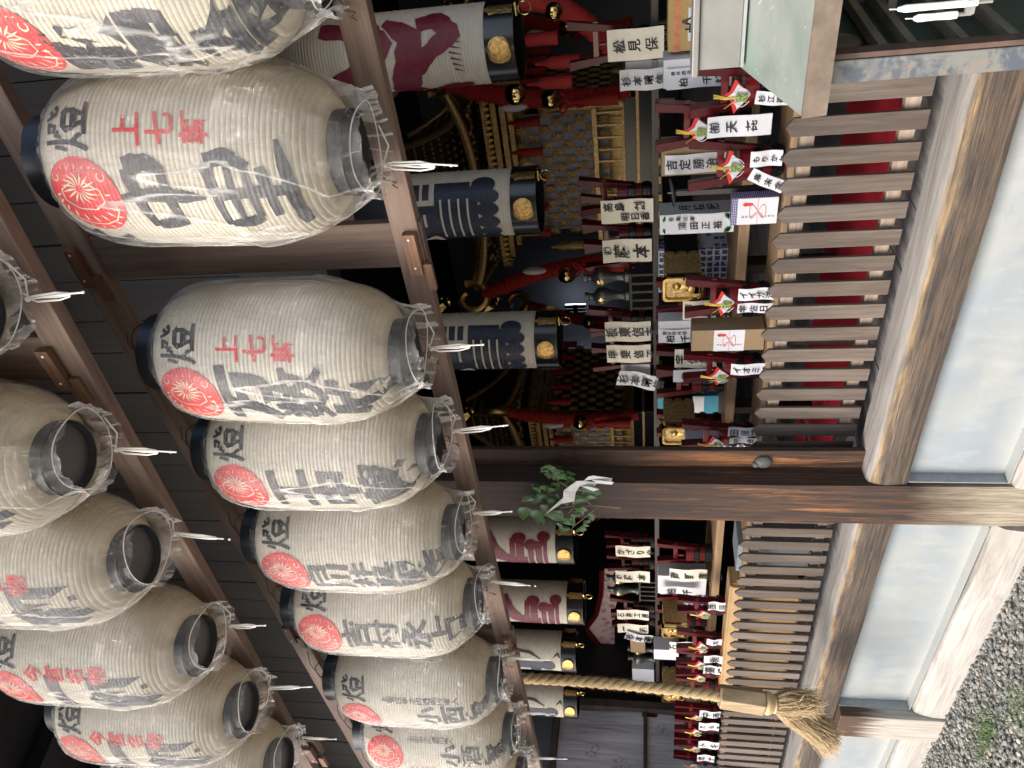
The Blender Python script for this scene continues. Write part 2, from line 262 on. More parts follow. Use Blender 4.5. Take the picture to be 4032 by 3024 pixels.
# ------------------------------------------------------------------ object helpers
def root(name, label, cat, loc=(0, 0, 0), group=None):
    o = bpy.data.objects.new(name, None); S.collection.objects.link(o); o.location = loc; o.empty_display_size = .05
    o['label'] = label; o['category'] = cat
    if group: o['group'] = group
    return o
def tag(o, label, cat=None, group=None, kind=None):
    if label: o['label'] = label
    if cat: o['category'] = cat
    if group: o['group'] = group
    if kind: o['kind'] = kind
    return o
def wl(p):
    v = Vector((0, 0, 0))
    while p: v = v+p.location; p = p.parent
    return v
def dup(o, parent=None, loc=None):
    c = o.copy(); S.collection.objects.link(c); c.parent = parent
    if loc is not None: c.location = loc
    for ch in list(o.children): dup(ch, c)
    return c
class B:
    def __init__(s): s.v = []; s.f = []; s.k = 0
    def add(s, v, f):
        b = s.k; s.v.extend([tuple(map(float, x)) for x in v]); s.k += len(v); s.f.extend([tuple(i+b for i in q) for q in f]); return s
    def box(s, c, d, rot=None, bev=0.):
        x, y, z = (q/2 for q in d); V = [Vector((sx*x, sy*y, sz*z)) for sx in (-1, 1) for sy in (-1, 1) for sz in (-1, 1)]
        if rot is not None: V = [rot@q for q in V]
        c = Vector(c); return s.add([q+c for q in V], [(0, 1, 3, 2), (4, 6, 7, 5), (0, 4, 5, 1), (2, 3, 7, 6), (0, 2, 6, 4), (1, 5, 7, 3)])
    def beam(s, a, b, w_, h_, up=(0, 0, 1)):
        a, b = Vector(a), Vector(b); d = (b-a); L = d.length; d.normalize(); u = Vector(up); sd_ = d.cross(u).normalized(); u = sd_.cross(d)
        return s.box((a+b)/2, (L, w_, h_), Matrix((d, sd_, u)).transposed())
    def hexa(s, P): return s.add(P, [(0, 1, 2, 3), (7, 6, 5, 4), (0, 4, 5, 1), (1, 5, 6, 2), (2, 6, 7, 3), (3, 7, 4, 0)])
    def tube(s, P, r, n=8, cap=True, closed=False):
        P = [Vector(q) for q in P]; N = len(P); R = r if hasattr(r, '__len__') else [r]*N; V = []; pu = None
        for i, q in enumerate(P):
            d = (P[(i+1) % N if closed else min(i+1, N-1)]-P[(i-1) % N if closed else max(i-1, 0)])
            if d.length < 1e-9: d = Vector((0, 0, 1))
            d.normalize()
            if pu is None: pu = d.orthogonal().normalized()
            u = (pu-d*pu.dot(d)); u = u.normalized() if u.length > 1e-6 else d.orthogonal().normalized(); pu = u; w2 = d.cross(u)
            V += [q+(u*math.cos(a)+w2*math.sin(a))*R[i] for a in (2*math.pi*j/n for j in range(n))]
        Fs = [(i*n+j, i*n+(j+1) % n, (i+1) % N*n+(j+1) % n, (i+1) % N*n+j) for i in range(N if closed else N-1) for j in range(n)]
        if cap and not closed: Fs += [tuple(range(n))[::-1], tuple(range((N-1)*n, N*n))]
        return s.add(V, Fs)
    def lathe(s, prof, n=32, c=(0, 0, 0), cap=True, sx=1, sy=1):
        V = [(c[0]+r*sx*math.cos(2*math.pi*j/n), c[1]+r*sy*math.sin(2*math.pi*j/n), c[2]+z) for r, z in prof for j in range(n)]; N = len(prof)
        Fs = [(i*n+j, i*n+(j+1) % n, (i+1)*n+(j+1) % n, (i+1)*n+j) for i in range(N-1) for j in range(n)]
        if cap: Fs += [tuple(range(n))[::-1], tuple(range((N-1)*n, N*n))]
        return s.add(V, Fs)
    def sphere(s, c, r, n=12, m=8, sc=(1, 1, 1)):
        pr = [(max(1e-4, math.sin(math.pi*i/m)), -math.cos(math.pi*i/m)) for i in range(m+1)]
        V = [(c[0]+a*r*sc[0]*math.cos(2*math.pi*j/n), c[1]+a*r*sc[1]*math.sin(2*math.pi*j/n), c[2]+z*r*sc[2]) for a, z in pr for j in range(n)]
        return s.add(V, [(i*n+j, i*n+(j+1) % n, (i+1)*n+(j+1) % n, (i+1)*n+j) for i in range(m) for j in range(n)])
    def slab(s, poly, o, u, v, th):
        o, u, v = Vector(o), Vector(u), Vector(v); nn = u.cross(v).normalized()*th; n = len(poly)
        A = [o+u*a+v*b for a, b in poly]; Bk = [q-nn for q in A]
        return s.add(A+Bk, [tuple(range(n)), tuple(range(n, 2*n))[::-1]]+[(i, i+n, (i+1) % n+n, (i+1) % n) for i in range(n)])
    def build(s, name, mat, parent=None, smooth=False, world=True, bevel=0, label=None):
        me = bpy.data.meshes.new(name); L = wl(parent) if (parent and world) else Vector((0, 0, 0))
        me.from_pydata([(x-L[0], y-L[1], z-L[2]) for x, y, z in s.v], [], s.f); me.materials.append(M(mat) if isinstance(mat, str) else mat)
        bm = bmesh.new(); bm.from_mesh(me); bmesh.ops.recalc_face_normals(bm, faces=bm.faces); bm.to_mesh(me); bm.free()
        if smooth: me.polygons.foreach_set('use_smooth', [True]*len(me.polygons)); me.set_sharp_from_angle(angle=rad(40))
        o = bpy.data.objects.new(name, me); S.collection.objects.link(o); o.parent = parent
        if bevel:
            bv = o.modifiers.new('b', 'BEVEL'); bv.width = bevel; bv.segments = 2; bv.limit_method = 'ANGLE'
        if label: o['label'] = label
        return o
# ------------------------------------------------------------------ writing
_g = {}
def glyph(ch, bold=.02):
    k = (ch, bold)
    if k in _g: return _g[k]
    def raw(off):
        c = bpy.data.curves.new('t', 'FONT'); c.body = ch; c.size = 1; c.offset = off; c.resolution_u = 3
        o = bpy.data.objects.new('t', c); S.collection.objects.link(o)
        dg = bpy.context.evaluated_depsgraph_get(); dg.update(); me = bpy.data.meshes.new_from_object(o.evaluated_get(dg))
        V = np.array([v.co[:] for v in me.vertices])[:, :2] if len(me.vertices) else np.zeros((0, 2)); Fc = [tuple(p.vertices) for p in me.polygons]; ar = sum(p.area for p in me.polygons)
        bpy.data.objects.remove(o); bpy.data.curves.remove(c); bpy.data.meshes.remove(me); return V, Fc, ar
    base = raw(0.)[2]; off = bold
    while True:          # a too heavy outline loses its counters: step down until it fills properly
        V, Fc, ar = raw(off)
        if off <= 0 or ar >= base*(1+off*13): break
        off = max(0., off-.004)
    V = V-np.array([.5, .38]); _g[k] = (V, Fc); return _g[k]
def brush(V, amp, seed):     # hand-drawn wobble
    out = []
    for x, y in V:
        q = Vector((x*2.2+seed*3.7, y*2.2, seed*1.3)); a = noise.noise_vector(q); b = noise.noise_vector(q*3.1)
        out.append((x*1.0+amp*(a.x+.4*b.x)+.03*y, y+amp*(a.y+.4*b.y)+.07*x))
    return np.array(out) if len(out) else V
def cutgrid(V, Fc, step):
    bm = bmesh.new(); vs = [bm.verts.new((x, y, 0)) for x, y in V]
    for q in Fc:
        try: bm.faces.new([vs[i] for i in q])
        except ValueError: pass
    if len(V):
        for ax in (0, 1):
            lo, hi = V[:, ax].min(), V[:, ax].max(); k = math.ceil(lo/step)
            while k*step < hi:
                co = [0, 0, 0]; co[ax] = k*step; no = [0, 0, 0]; no[ax] = 1
                bmesh.ops.bisect_plane(bm, geom=bm.verts[:]+bm.edges[:]+bm.faces[:], plane_co=co, plane_no=no); k += 1
    bm.verts.ensure_lookup_table(); bm.verts.index_update()
    r = (np.array([v.co[:2] for v in bm.verts]) if len(bm.verts) else V), [tuple(v.index for v in f.verts) for f in bm.faces]; bm.free(); return r
_cg = {}
def flat(b, text, o, u, v, size, gap=1.04, bold=.025, amp=.03, wf=1.):   # vertical column; o = centre of first char, u right, v up
    o, u, v = np.array(o), np.array(u), np.array(v)
    for i, ch in enumerate(text):
        if ch == ' ': continue
        V, Fc = glyph(ch, bold); V = brush(V, amp, i+ord(ch) % 17)
        if ch == 'ー': V = V[:, ::-1]
        c = o-v*size*gap*i
        b.add([c+u*size*wf*x+v*size*y for x, y in V], Fc)
# ------------------------------------------------------------------ lanterns
LH = .62; Z0, Z1 = .022, .568; RB, RN, RT = .1625, .078, .09
def rad_at(z):
    t_ = min(1, max(0, (z-Z0)/(Z1-Z0)))
    if t_ < .5: e = (1-abs(2*t_-1)**4.4)**.56; return RN+(RB-RN)*e
    e = (1-abs(2*t_-1)**5.)**.56; return RT+(RB-RT)*e
NR = 56
def lantern_body():
    b = B(); n = 96; prof = []
    for i in range(NR*6+1):
        z = Z0+(Z1-Z0)*i/(NR*6); ph = abs(math.sin(math.pi*i/6)); prof.append((rad_at(z)-.0022*(1-ph**.6)*1.0, z))
    V = []
    for i, (r, z) in enumerate(prof):
        for j in range(n):
            a = 2*math.pi*j/n; q = noise.noise(Vector((math.cos(a)*2, math.sin(a)*2, z*5)))*.0009+noise.noise(Vector((math.cos(a)*9, math.sin(a)*9, z*60)))*.0004
            V.append(((r+q)*math.cos(a), (r+q)*math.sin(a), z))
    N = len(prof); b.add(V, [(i*n+j, i*n+(j+1) % n, (i+1)*n+(j+1) % n, (i+1)*n+j) for i in range(N-1) for j in range(n)])
    return b
def wrapdecal(b, V, Fc, th, z, w_, h_, off, tilt=0., step=.016, R=None, rf=None):
    """glyph outline laid on the lantern: th degrees from front (+ = right), z centre"""
    V = np.array(V, float)*np.array([w_, h_])
    if tilt: c, s_ = math.cos(tilt), math.sin(tilt); V = V@np.array([[c, s_], [-s_, c]])
    V, Fc = cutgrid(V, Fc, step); R0 = R or RB; rf = rf or rad_at; out = []
    for x, y in V:
        zz = z+y; r = rf(zz)+off; a = rad(th)+x/max(.09, rf(z))
        r += .0008 if rf is rad_at else 0; out.append((r*math.sin(a), -r*math.cos(a), zz))
    b.add(out, Fc)
def stroke(pts, wd, seed=0):      # brush stroke outline with varying width
    P = [np.array(p, float) for p in pts]; Q = []
    for i in range(len(P)-1):
        for k in range(6): Q.append(P[i]*(1-k/6)+P[i+1]*k/6)
    Q.append(P[-1]); n = len(Q); Lf, Rt = [], []
    for i, q in enumerate(Q):
        d = Q[min(i+1, n-1)]-Q[max(i-1, 0)]; d = d/(np.linalg.norm(d)+1e-9); nn = np.array([-d[1], d[0]])
        wI = np.interp(i/(n-1), np.linspace(0, 1, len(wd)), wd)*(1+.25*noise.noise(Vector((i*.5, seed*2.1, 0))))
        Lf.append(q+nn*wI/2); Rt.append(q-nn*wI/2)
    V = Lf+Rt; return np.array(V), [(i, i+1, n+i+1, n+i) for i in range(n-1)]
BR = {'中': [([(-.36, .22), (-.30, -.16)], [.10, .17, .12]), ([(-.37, .24), (0, .30), (.30, .34)], [.09, .12, .16]), ([(.32, .36), (.36, .1), (.26, -.10)], [.2, .17, .1]), ([(-.32, -.12), (0, -.07), (.3, -.06)], [.09, .12, .1]), ([(.0, .48), (.03, .1), (.0, -.25), (-.02, -.52)], [.08, .16, .14, .03])],
      '里': [([(-.33, .42), (-.32, .2), (-.27, .02)], [.08, .13, .1]), ([(-.34, .44), (0, .46), (.3, .5)], [.08, .1, .15]), ([(.32, .5), (.36, .25), (.25, .02)], [.16, .15, .09]), ([(-.29, .23), (0, .25), (.28, .26)], [.07, .09, .07]), ([(-.26, .03), (0, .05), (.27, .07)], [.08, .1, .08]), ([(.0, .44), (.02, .1), (0, -.36)], [.1, .13, .11]), ([(-.27, -.17), (0, -.15), (.25, -.10)], [.1, .1, .12]), ([(-.5, -.42), (-.2, -.39), (.2, -.36), (.5, -.30)], [.12, .13, .14, .05])]}
def lantern_text(root_, spec, yaw=0.):
    bl, rd_ = B(), B()
    for ch, th, z, w_, h_, colr, bold in spec:
        b = rd_ if colr == 'r' else bl
        if ch in BR and bold > .05:
            for k, (pt, wd) in enumerate(BR[ch]):
                V, Fc = stroke(pt, wd, k+ord(ch) % 9); wrapdecal(b, V, Fc, th+yaw, z, w_, h_, .0008+.00016*k)
        else:
            V, Fc = glyph(ch, bold); V = brush(V, .035, (ord(ch)+int(th)) % 23); wrapdecal(b, V, Fc, th+yaw, z, w_, h_, .0009)
    if bl.v: bl.build('black_lettering', 'ink', root_, world=False)
    if rd_.v: rd_.build('red_lettering', 'red', root_, world=False)
def crest(root_, yaw=0.):
    b, c = B(), B(); n = 48
    ell = np.array([(0, 0)]+[(.5*math.cos(2*math.pi*i/n)*(1+.02*math.sin(9*i)), .5*math.sin(2*math.pi*i/n)) for i in range(n)]); wrapdecal(b, ell, [(0, i+1, (i+1) % n+1) for i in range(n)], yaw, .463, .148, .152, .0008)
    e = b.build('crest', 'red', root_, world=False)
    k = 0
    def line(pts, wd):
        nonlocal k; k += 1
        V, Fc = stroke(pts, wd, k); wrapdecal(c, V, Fc, yaw, .463, .148, .152, .0013+.00001*(k % 7))
    def arc(cx, cy, r, a0, a1, sx=1, sy=1, m=7): return [(cx+r*sx*math.cos(rad(a0+(a1-a0)*i/m)), cy+r*sy*math.sin(rad(a0+(a1-a0)*i/m))) for i in range(m+1)]
    line(arc(.02, .02, .30, 20, 340, .62, 1.), [.016]*3); line(arc(-.12, .02, .40, 70, 290, .7, 1.02), [.016]*3)
    for i in range(15):                       # petals of the round flower
        a = rad(360*i/15); line([(.12+.045*math.cos(a), .02+.045*math.sin(a)), (.12+.13*math.cos(a), .02+.13*math.sin(a)), (.12+.2*math.cos(a+.14), .02+.26*math.sin(a+.14))], [.006, .026, .006])
    for i in range(11):
        a = rad(75+210*i/10); line([(-.02+.23*math.cos(a), .02+.33*math.sin(a)), (-.06+.3*math.cos(a+.1), .02+.42*math.sin(a+.1))], [.008, .03, .006])
    for i in range(9):
        a = rad(95+170*i/8); line([(-.13+.30*math.cos(a), .02+.38*math.sin(a)), (-.15+.335*math.cos(a+.1), .02+.44*math.sin(a+.1))], [.006, .026, .004])
    for cy in (.33, -.32): line([(.26+.05*math.cos(q), cy+.05*math.sin(q)) for q in np.linspace(.5, 5.4, 8)], [.012, .02, .012])
    for i in range(7):
        a = rad(-60+120*i/6); line([(.36+.0*i, .0+.3*math.sin(a)), (.41-.05*abs(i-3)/3, .33*math.sin(a))], [.02, .006])
    c.build('crest_line', 'cream', e, world=False)
def bag_mesh(seed):
    n, m = 144, 96; V = []
    for i in range(m+1):
        t_ = i/m; z = .585-t_*(.585+.040)
        body = rad_at(z) if z > Z0 else RN
        if z > .2: env = body+.006
        else:
            s_ = min(1, (.2-z)/.22); env = .168*(1-s_**1.6)+.085*s_**1.6+.004
            if z < -.018: env = .088+(-.018-z)*.25
        for j in range(n):
            a = 2*math.pi*j/n; x, y = math.cos(a), math.sin(a)
            nb = noise.noise(Vector((x*2.5+seed*5, y*2.5, z*2.2)))
            fold = noise.noise(Vector((x*4+seed*9, y*4, z*3.5+nb))); fine = noise.noise(Vector((x*11, y*11, z*9+seed)))
            low = min(1, max(0, (.10-z)/.11)); top_ = min(1, max(0, (z-.5)/.06))
            fin = .018*max(0, abs(x))**14*min(1, max(0, (.55-z)/.3))*(1-.4*low)*(1 if x > 0 else .2)
            r = env+fin+max(-.004, .006*nb+.003*fold)+low*(.009*fold+.0015*fine)+.0012*fine+top_*.006*fine
            r = max(r, body+.0035) if z > Z0-.03 else r
            sag = .03*min(1, max(0, (Z0-z)/.05))
            V.append((r*x, r*y+sag, z+low*(.012*noise.noise(Vector((x*1.6, y*1.6, seed)))+.003*fine)*(1.3 if z < -.02 else .3)))
    b = B(); b.add(V, [(i*n+j, i*n+(j+1) % n, (i+1)*n+(j+1) % n, (i+1)*n+j) for i in range(m) for j in range(n)])
    return b
_body = lantern_body(); _bags = {}; _me = {}
def shared(key, fn, name, mat, parent, smooth=True):
    if key not in _me:
        o = fn().build(name, mat, parent, smooth=smooth, world=False); _me[key] = o.data; return o
    o = bpy.data.objects.new(name, _me[key]); S.collection.objects.link(o); o.parent = parent; return o
def rings():
    b = B(); b.lathe([(RN-.001, -.005), (RN+.002, -.005), (RN+.002, .0), (RN-.0005, .002), (RN-.0005, Z0+.004), (RN-.004, Z0+.004), (RN-.004, -.005)], 64, cap=False); b.lathe([(RN-.006, .010), (RN-.006, .016)], 48); return b
def topring():
    b = B(); b.lathe([(RT-.002, Z1-.004), (RT+.002, Z1-.004), (RT+.002, LH), (RT-.003, LH), (RT-.003, Z1-.004)], 64, cap=False)
    return b
def handle_wire():
    b = B(); b.tube([(RT*math.cos(a), 0, LH-.02+.085*math.sin(a)) for a in np.linspace(0, math.pi, 14)], .0018, 6); b.tube([(.0, 0, LH+.063), (.004, .03, LH+.10), (0, .08, LH+.13)], .0012, 5); return b
def cordfn(seed):
    def fn():
        r = random.Random(seed); b = B(); yb = .03; sw = r.uniform(-.18, .18)
        P = []
        for j in range(40):
            a = 2*math.pi*j/40; P.append((.086*math.cos(a)*(1+.05*math.sin(3*a+seed)), yb+.086*math.sin(a), -.018+.004*math.sin(2*a+seed)))
        b.tube(P, .0013, 6, closed=True)
        kx, ky = -.055, .11
        b.tube([(-.045, yb+.075, -.018), (kx, ky, -.018), (kx-.003, ky+.012, -.008)], .0019, 6); b.tube([(.02, yb+.088, -.018), (-.02, ky+.005, -.033), (kx, ky, -.018)], .0019, 6)
        L = r.uniform(.085, .115)
        for s_ in (-1, 1): b.tube([(kx, ky-.006, -.018), (kx+s_*.007, ky-.012, -.043), (kx+s_*.009, ky-.012, -.018-L*.75), (kx+s_*.004, ky-.012, -.018-L), (kx, ky-.012, -.021-L), (kx-s_*.003, ky-.010, -.018-L*.7), (kx, ky-.006, -.028)], .0019, 6)
        b.tube([(kx, ky-.01, -.033), (kx+.006, ky-.016, -.018-L*.9), (kx+.003, ky-.014, -.043-L*r.uniform(.95, 1.3))], .0018, 6); b.sphere((kx, ky-.01, -.025), .006, 8, 6); b.sphere((kx+.003, ky-.014, -.043-L*1.1), .0032, 6, 5)
        b.v = [(x+(z+.03)*sw if z < -.03 and y > .07 else x, y, z) for x, y, z in b.v]; return b
    return fn
def make_lantern(label, loc, tilt, spec, yaw, seed, group, bag=True, crestyaw=None):
    L = root('paper_lantern', label, 'lantern', loc, group); L.rotation_euler = (0, tilt, 0)
    bo = shared('body', lambda: _body, 'paper_body', 'paper', L); bo.rotation_euler = (0, 0, seed*1.7); fs = 1+.018*math.sin(seed*2.3); L.scale = (fs, 2-fs, 1)
    shared('ring', rings, 'base_ring', 'neck', L); tr_ = shared('topring', topring, 'top_ring', 'blackring', L); shared('hw', handle_wire, 'hanging_wire', 'wire', tr_)
    lantern_text(L, spec, yaw); crest(L, yaw)
    if bag:
        k = seed % 4; bg_ = shared(('bag', k), lambda: bag_mesh(k+1), 'plastic_bag', 'film', L); bg_.rotation_euler = (0, 0, rad(9*math.sin(seed*1.9))); k2 = seed % 5; shared(('cord', k2), cordfn(k2+1), 'tie_string', 'thread', bg_)
    return L
TO = ('燈', 46, .475, .095, .10, 'k', .012); KEN = ('献', -46, .475, .095, .10, 'k', .02)
def col(text, th, ztop, zbot, w_, colr, bold, hf=.92):
    n = len(text); h_ = (ztop-zbot)/n; return [(c, th, ztop-h_*(i+.5), w_, h_*hf*1.08, colr, bold) for i, c in enumerate(text)]
KAMI = col('上七軒', 42, .385, .195, .062, 'r', .02, .82)
G1 = 'bagged paper lanterns along the lower rack'; G2 = 'bagged paper lanterns along the upper rack'
row1 = [(-.235, -.205, col('歌舞会', -2, .40, .0, .13, 'k', .045), -30, 'large bagged lantern at the top edge of the photo, cut off, dense black writing'),
        (-.568, -.546, KAMI+[('中', 0, .308, .175, .16, 'k', .1), ('里', 0, .132, .185, .16, 'k', .1)], 0, 'largest whole lantern with two big dark characters and three small red ones'),
        (-1.05, -1.034, KAMI+col('万数竹', 2, .39, .01, .15, 'k', .06), 0, 'bagged lantern just past the near rack post, three thick characters and red writing'),
        (-1.345, -1.360, col('工中蔵', 0, .385, .02, .13, 'k', .045), 3, 'bagged lantern with three black characters and no red writing, third past the first post'),
        (-1.70, -1.725, col('白川井呉服店', -2, .395, .0, .11, 'k', .035), 6, 'bagged lantern with a tall column of six crowded black characters'),
        (-2.055, -2.08, col('吉村永占', 4, .385, .01, .11, 'k', .03), 16, 'bagged lantern right before the far rack post, four spaced characters'),
        (-2.53, -2.555, col('上京区寺之内通堀川東入', 34, .37, .10, .028, 'k', .01, .9)+col('小西家', 12, .25, -.0, .09, 'k', .035)+col('上七軒', -14, .375, .25, .035, 'r', .01), 0, 'bagged lantern right after the far rack post with a thin column of small writing'),
        (-2.945, -2.965, col('上京区寺之内通堀川東入', 24, .37, .19, .026, 'k', .01, .9)+col('小酒家', 4, .24, .01, .09, 'k', .035)+col('上七軒', -22, .375, .25, .035, 'r', .01), 28, 'bagged lantern second from the bottom edge with its red crest turned to the viewer'),
        (-3.34, -3.36, col('吉田屋', 4, .38, .02, .11, 'k', .03), 0, 'bagged lantern cut by the bottom edge of the photo, lower rack')]
for i, (xb, xt, sp, yaw, lab) in enumerate(row1):
    make_lantern(lab, (xb, -.85, 2.045), math.atan2(xt-xb, .62), [TO, KEN]+sp, yaw, i*3+1, G1)
IM = col('今宮名物', 26, .405, .155, .05, 'r', .02, .85)
row2 = [(-.665, 'bagged lantern of the upper rack showing only its tied lower end at the left edge'), (-1.035, 'upper rack bagged lantern with its wide dark opening facing the viewer'),
        (-1.379, 'upper rack bagged lantern third from the top, half its red writing cut by the edge'), (-1.766, 'upper rack bagged lantern with the whole red column and a black square character'),
        (-2.13, 'farthest whole upper rack lantern with its black top ring showing'), (-2.50, 'upper rack lantern peeking out beyond the rail at the bottom edge')]
for i, (x, lab) in enumerate(row2):
    make_lantern(lab, (x, -1.2, 2.69+.006*i), -.06*i/5, [TO, KEN]+IM+col('一和', 0, .40, .06, .14, 'k', .06), 4 if i < 5 else 0, i*2+2, G2)
# ------------------------------------------------------------------ racks
def rack(label, Y, A0, A1, wpx, posts, B0=None, lanterns=(), x1=None):
    R_ = root('lantern_rack', label, 'rack', (0, Y, 0), 'lantern racks under the eaves')
    def rail(zl, zr, xl, xr, h_, tk=.032):
        b = B(); n = 30
        for i in range(n):
            pass
        b.beam((xl, Y, zl), (xr, Y, zr), tk, h_); return b.build('rail', 'rack', R_, bevel=.002)
    return R_, rail
R1, rl = rack('brown timber rack the lower lantern row is tied to', -.7, 0, 0, 0, 0)
def zA(x): return 2.028-.004*(x+.3)/-3
rl(2.028+.012, 2.028, -4.6, .6, .062); rl(2.862, 2.85, -4.6, .6, .07)
def rack_posts(R_, Y, xs, zlo, zhi, mat='rackv'):
    for x in xs:
        b = B(); b.box((x, Y+.004, (zlo+zhi)/2), (.115, .022, zhi-zlo)); b.build('post', mat, R_, bevel=.002)
        for z in (zlo+.03, zhi-.03):
            k = B(); k.box((x-.012, Y-.026, z-.004), (.105, .018, .03)).box((x-.075, Y-.022, z-.03), (.07, .012, .022)); ko = k.build('key_block', 'rackend', R_, bevel=.0015)
            s_ = B()
            for dx in (-.045, .028): s_.lathe([(.0045, 0), (.0045, .003), (.001, .003)], 10, (0, 0, 0))
            s2 = B()
            for dx in (-.045, .028): s2.sphere((x+dx, Y-.0355, z-.004), .0036, 8, 5, (1, .5, 1))
            s2.build('screw', 'screw', ko)
rack_posts(R1, -.7, (-.855, -2.5, -4.1), 1.995, 2.9)
for (xb, *_r) in row1:
    h_ = B(); x = xb-.11; h_.tube([(x, -.719, 2.05), (x-.004, -.735, 2.04), (x-.012, -.733, 2.018), (x-.02, -.727, 2.03), (x-.028, -.727, 2.02)], .0014, 5)
    h_.tube([(x+.01*math.cos(a), -.724, 2.05+.01*math.sin(a)) for a in np.linspace(0, 6, 9)], .0013, 5); h_.build('hook', 'wire', R1)
R2_, rl2 = rack('brown timber rack nearer the viewer carrying the upper lantern row', -1.05, 0, 0, 0, 0)
zc = lambda p: at(*p, Y=-1.05)
ca, cb_ = zc((24-30, 900)), zc((1258-45, 3024))
def ext(a, b, xl, xr): return tuple(a[2]+(b[2]-a[2])*(x-a[0])/(b[0]-a[0]) for x in (xl, xr))
e0 = ext(ca, cb_, -4.2, .6)
rl2(e0[0]-.0, e0[1], -4.2, .6, .07); rl2(e0[0]+.84, e0[1]+.84, -4.2, .6, .07)
rack_posts(R2_, -1.05, (-.885, -2.71), 2.70, 3.62)
# ------------------------------------------------------------------ storehouse
H = root('shrine_storehouse', 'open timber storehouse bay with a dark pillar, worn sill and pale metal skirting', 'building', (0, 0, 0))
def wob(name, mat, x0, x1, prof, nx, amp, seed, parent=H, along='X'):
    """long beam with a hand-hewn wobble; prof = closed list of (y,z)"""
    V = []; n = len(prof)
    for i in range(nx+1):
        x = x0+(x1-x0)*i/nx
        for j, (y, z) in enumerate(prof):
            q = noise.noise_vector(Vector((x*2.2, j*.7+seed, seed))); q2 = noise.noise_vector(Vector((x*11, j*.9+seed, seed)))
            V.append((x, y+amp*(q.x+.3*q2.x), z+amp*(q.z+.35*q2.z)))
    b = B(); b.add(V, [(i*n+j, i*n+(j+1) % n, (i+1)*n+(j+1) % n, (i+1)*n+j) for i in range(nx) for j in range(n)]+[tuple(range(n))[::-1], tuple(range(nx*n, nx*n+n))])
    return b.build(name, mat, parent, smooth=True)
sp = [(.0, .522), (-.004, .56), (-.004, .60), (.0, .635), (.012, .656), (.03, .664), (.09, .666), (.165, .666), (.165, .60), (.165, .522), (.08, .518)]
wob('sill_beam', 'sill', -2.43, .9, sp, 90, .006, 1); wob('sill_beam', 'sill', -7.5, -2.662, sp, 120, .006, 5)
bp = [(-.035, -.03), (-.035, .05), (-.03, .11), (-.012, .142), (.02, .152), (.08, .158), (.1, .158), (.1, -.03)]
wob('base_beam', 'base', -2.43, .9, bp, 90, .012, 8); wob('base_beam', 'base', -4.222, -2.662, bp, 60, .012, 12); wob('base_beam', 'base', -7.5, -4.46, bp, 60, .012, 19)
b = B()
for x0, x1 in ((-2.42, .9), (-4.225, -2.67), (-7.5, -4.45)):
    b2 = B(); nx, nz = 60, 12; V = [(x0+(x1-x0)*i/nx, .045+.004*noise.noise(Vector((x0+(x1-x0)*i/nx*1.3, j*.3, 2))), .15+.37*j/nz) for i in range(nx+1) for j in range(nz+1)]
    b2.add(V, [(i*(nz+1)+j, (i+1)*(nz+1)+j, (i+1)*(nz+1)+j+1, i*(nz+1)+j+1) for i in range(nx) for j in range(nz)]); po = b2.build('metal_panel', 'tin', H, smooth=True)
    f2 = B(); f2.box((x0+.004, .022, .335), (.005, .046, .36)); f2.box((x1-.004, .022, .335), (.005, .046, .36)); f2.build('flange', 'tinedge', po); f3 = B(); f3.box(((x0+x1)/2, .02, .163), (x1-x0-.02, .05, .004)); f3.build('flange', 'tin', po)
b = B(); V = []
pp = [(-2.66, -.012), (-2.43, -.012), (-2.43, .079), (-2.43, .2), (-2.66, .2)]
nz = 70
for i in range(nz+1):
    z = -.05+3.6*i/nz
    for j, (x, y) in enumerate(pp):
        q = noise.noise_vector(Vector((j*1.3, z*1.2, 4))); V.append((x+.003*q.x, y+.003*q.y, z))
b.add(V, [(i*5+j, i*5+(j+1) % 5, (i+1)*5+(j+1) % 5, (i+1)*5+j) for i in range(nz) for j in range(5)]+[(4, 3, 2, 1, 0), tuple(range(nz*5, nz*5+5))]); PIL = b.build('pillar', 'pillar', H)
b = B(); b.box((-2.378, .09, 1.9), (.098, .022, 2.5)); b.build('door_jamb', 'pillar', H, bevel=.003)
b = B(); b.sphere((-2.385, .072, 1.055), .034, 18, 12, (.9, .6, 1.05)); b.sphere((-2.39, .062, 1.085), .014, 10, 8); b.build('boss', 'lump', PIL, smooth=True)
b = B(); b.box((-4.342, -.005, .24), (.232, .10, .55)); b.build('short_post', 'spost', H, bevel=.004)
# floor boards run front to back; their cut ends show behind the sill
rngf = random.Random(3); x = -8.
while x < 1.2:
    w_ = rngf.uniform(.19, .24); b = B(); b.box((x+w_/2, 2.75, .60+rngf.uniform(-.002, .002)), (w_-.004, 5.16, .035)); b.build('floor_board', 'floor', H); x += w_
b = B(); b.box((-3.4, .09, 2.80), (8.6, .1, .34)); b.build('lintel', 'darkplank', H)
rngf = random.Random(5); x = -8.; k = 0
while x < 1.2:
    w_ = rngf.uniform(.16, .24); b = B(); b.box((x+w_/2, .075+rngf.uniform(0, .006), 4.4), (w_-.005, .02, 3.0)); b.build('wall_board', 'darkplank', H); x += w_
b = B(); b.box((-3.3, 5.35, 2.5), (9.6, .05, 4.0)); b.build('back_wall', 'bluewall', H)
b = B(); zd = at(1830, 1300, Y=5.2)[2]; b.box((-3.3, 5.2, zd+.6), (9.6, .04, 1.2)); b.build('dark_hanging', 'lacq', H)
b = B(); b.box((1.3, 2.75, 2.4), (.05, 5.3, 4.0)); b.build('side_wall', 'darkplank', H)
b = B(); b.box((-3.3, 2.75, 4.4), (9.6, 5.4, .05)); b.build('ceiling', 'darkplank', H)
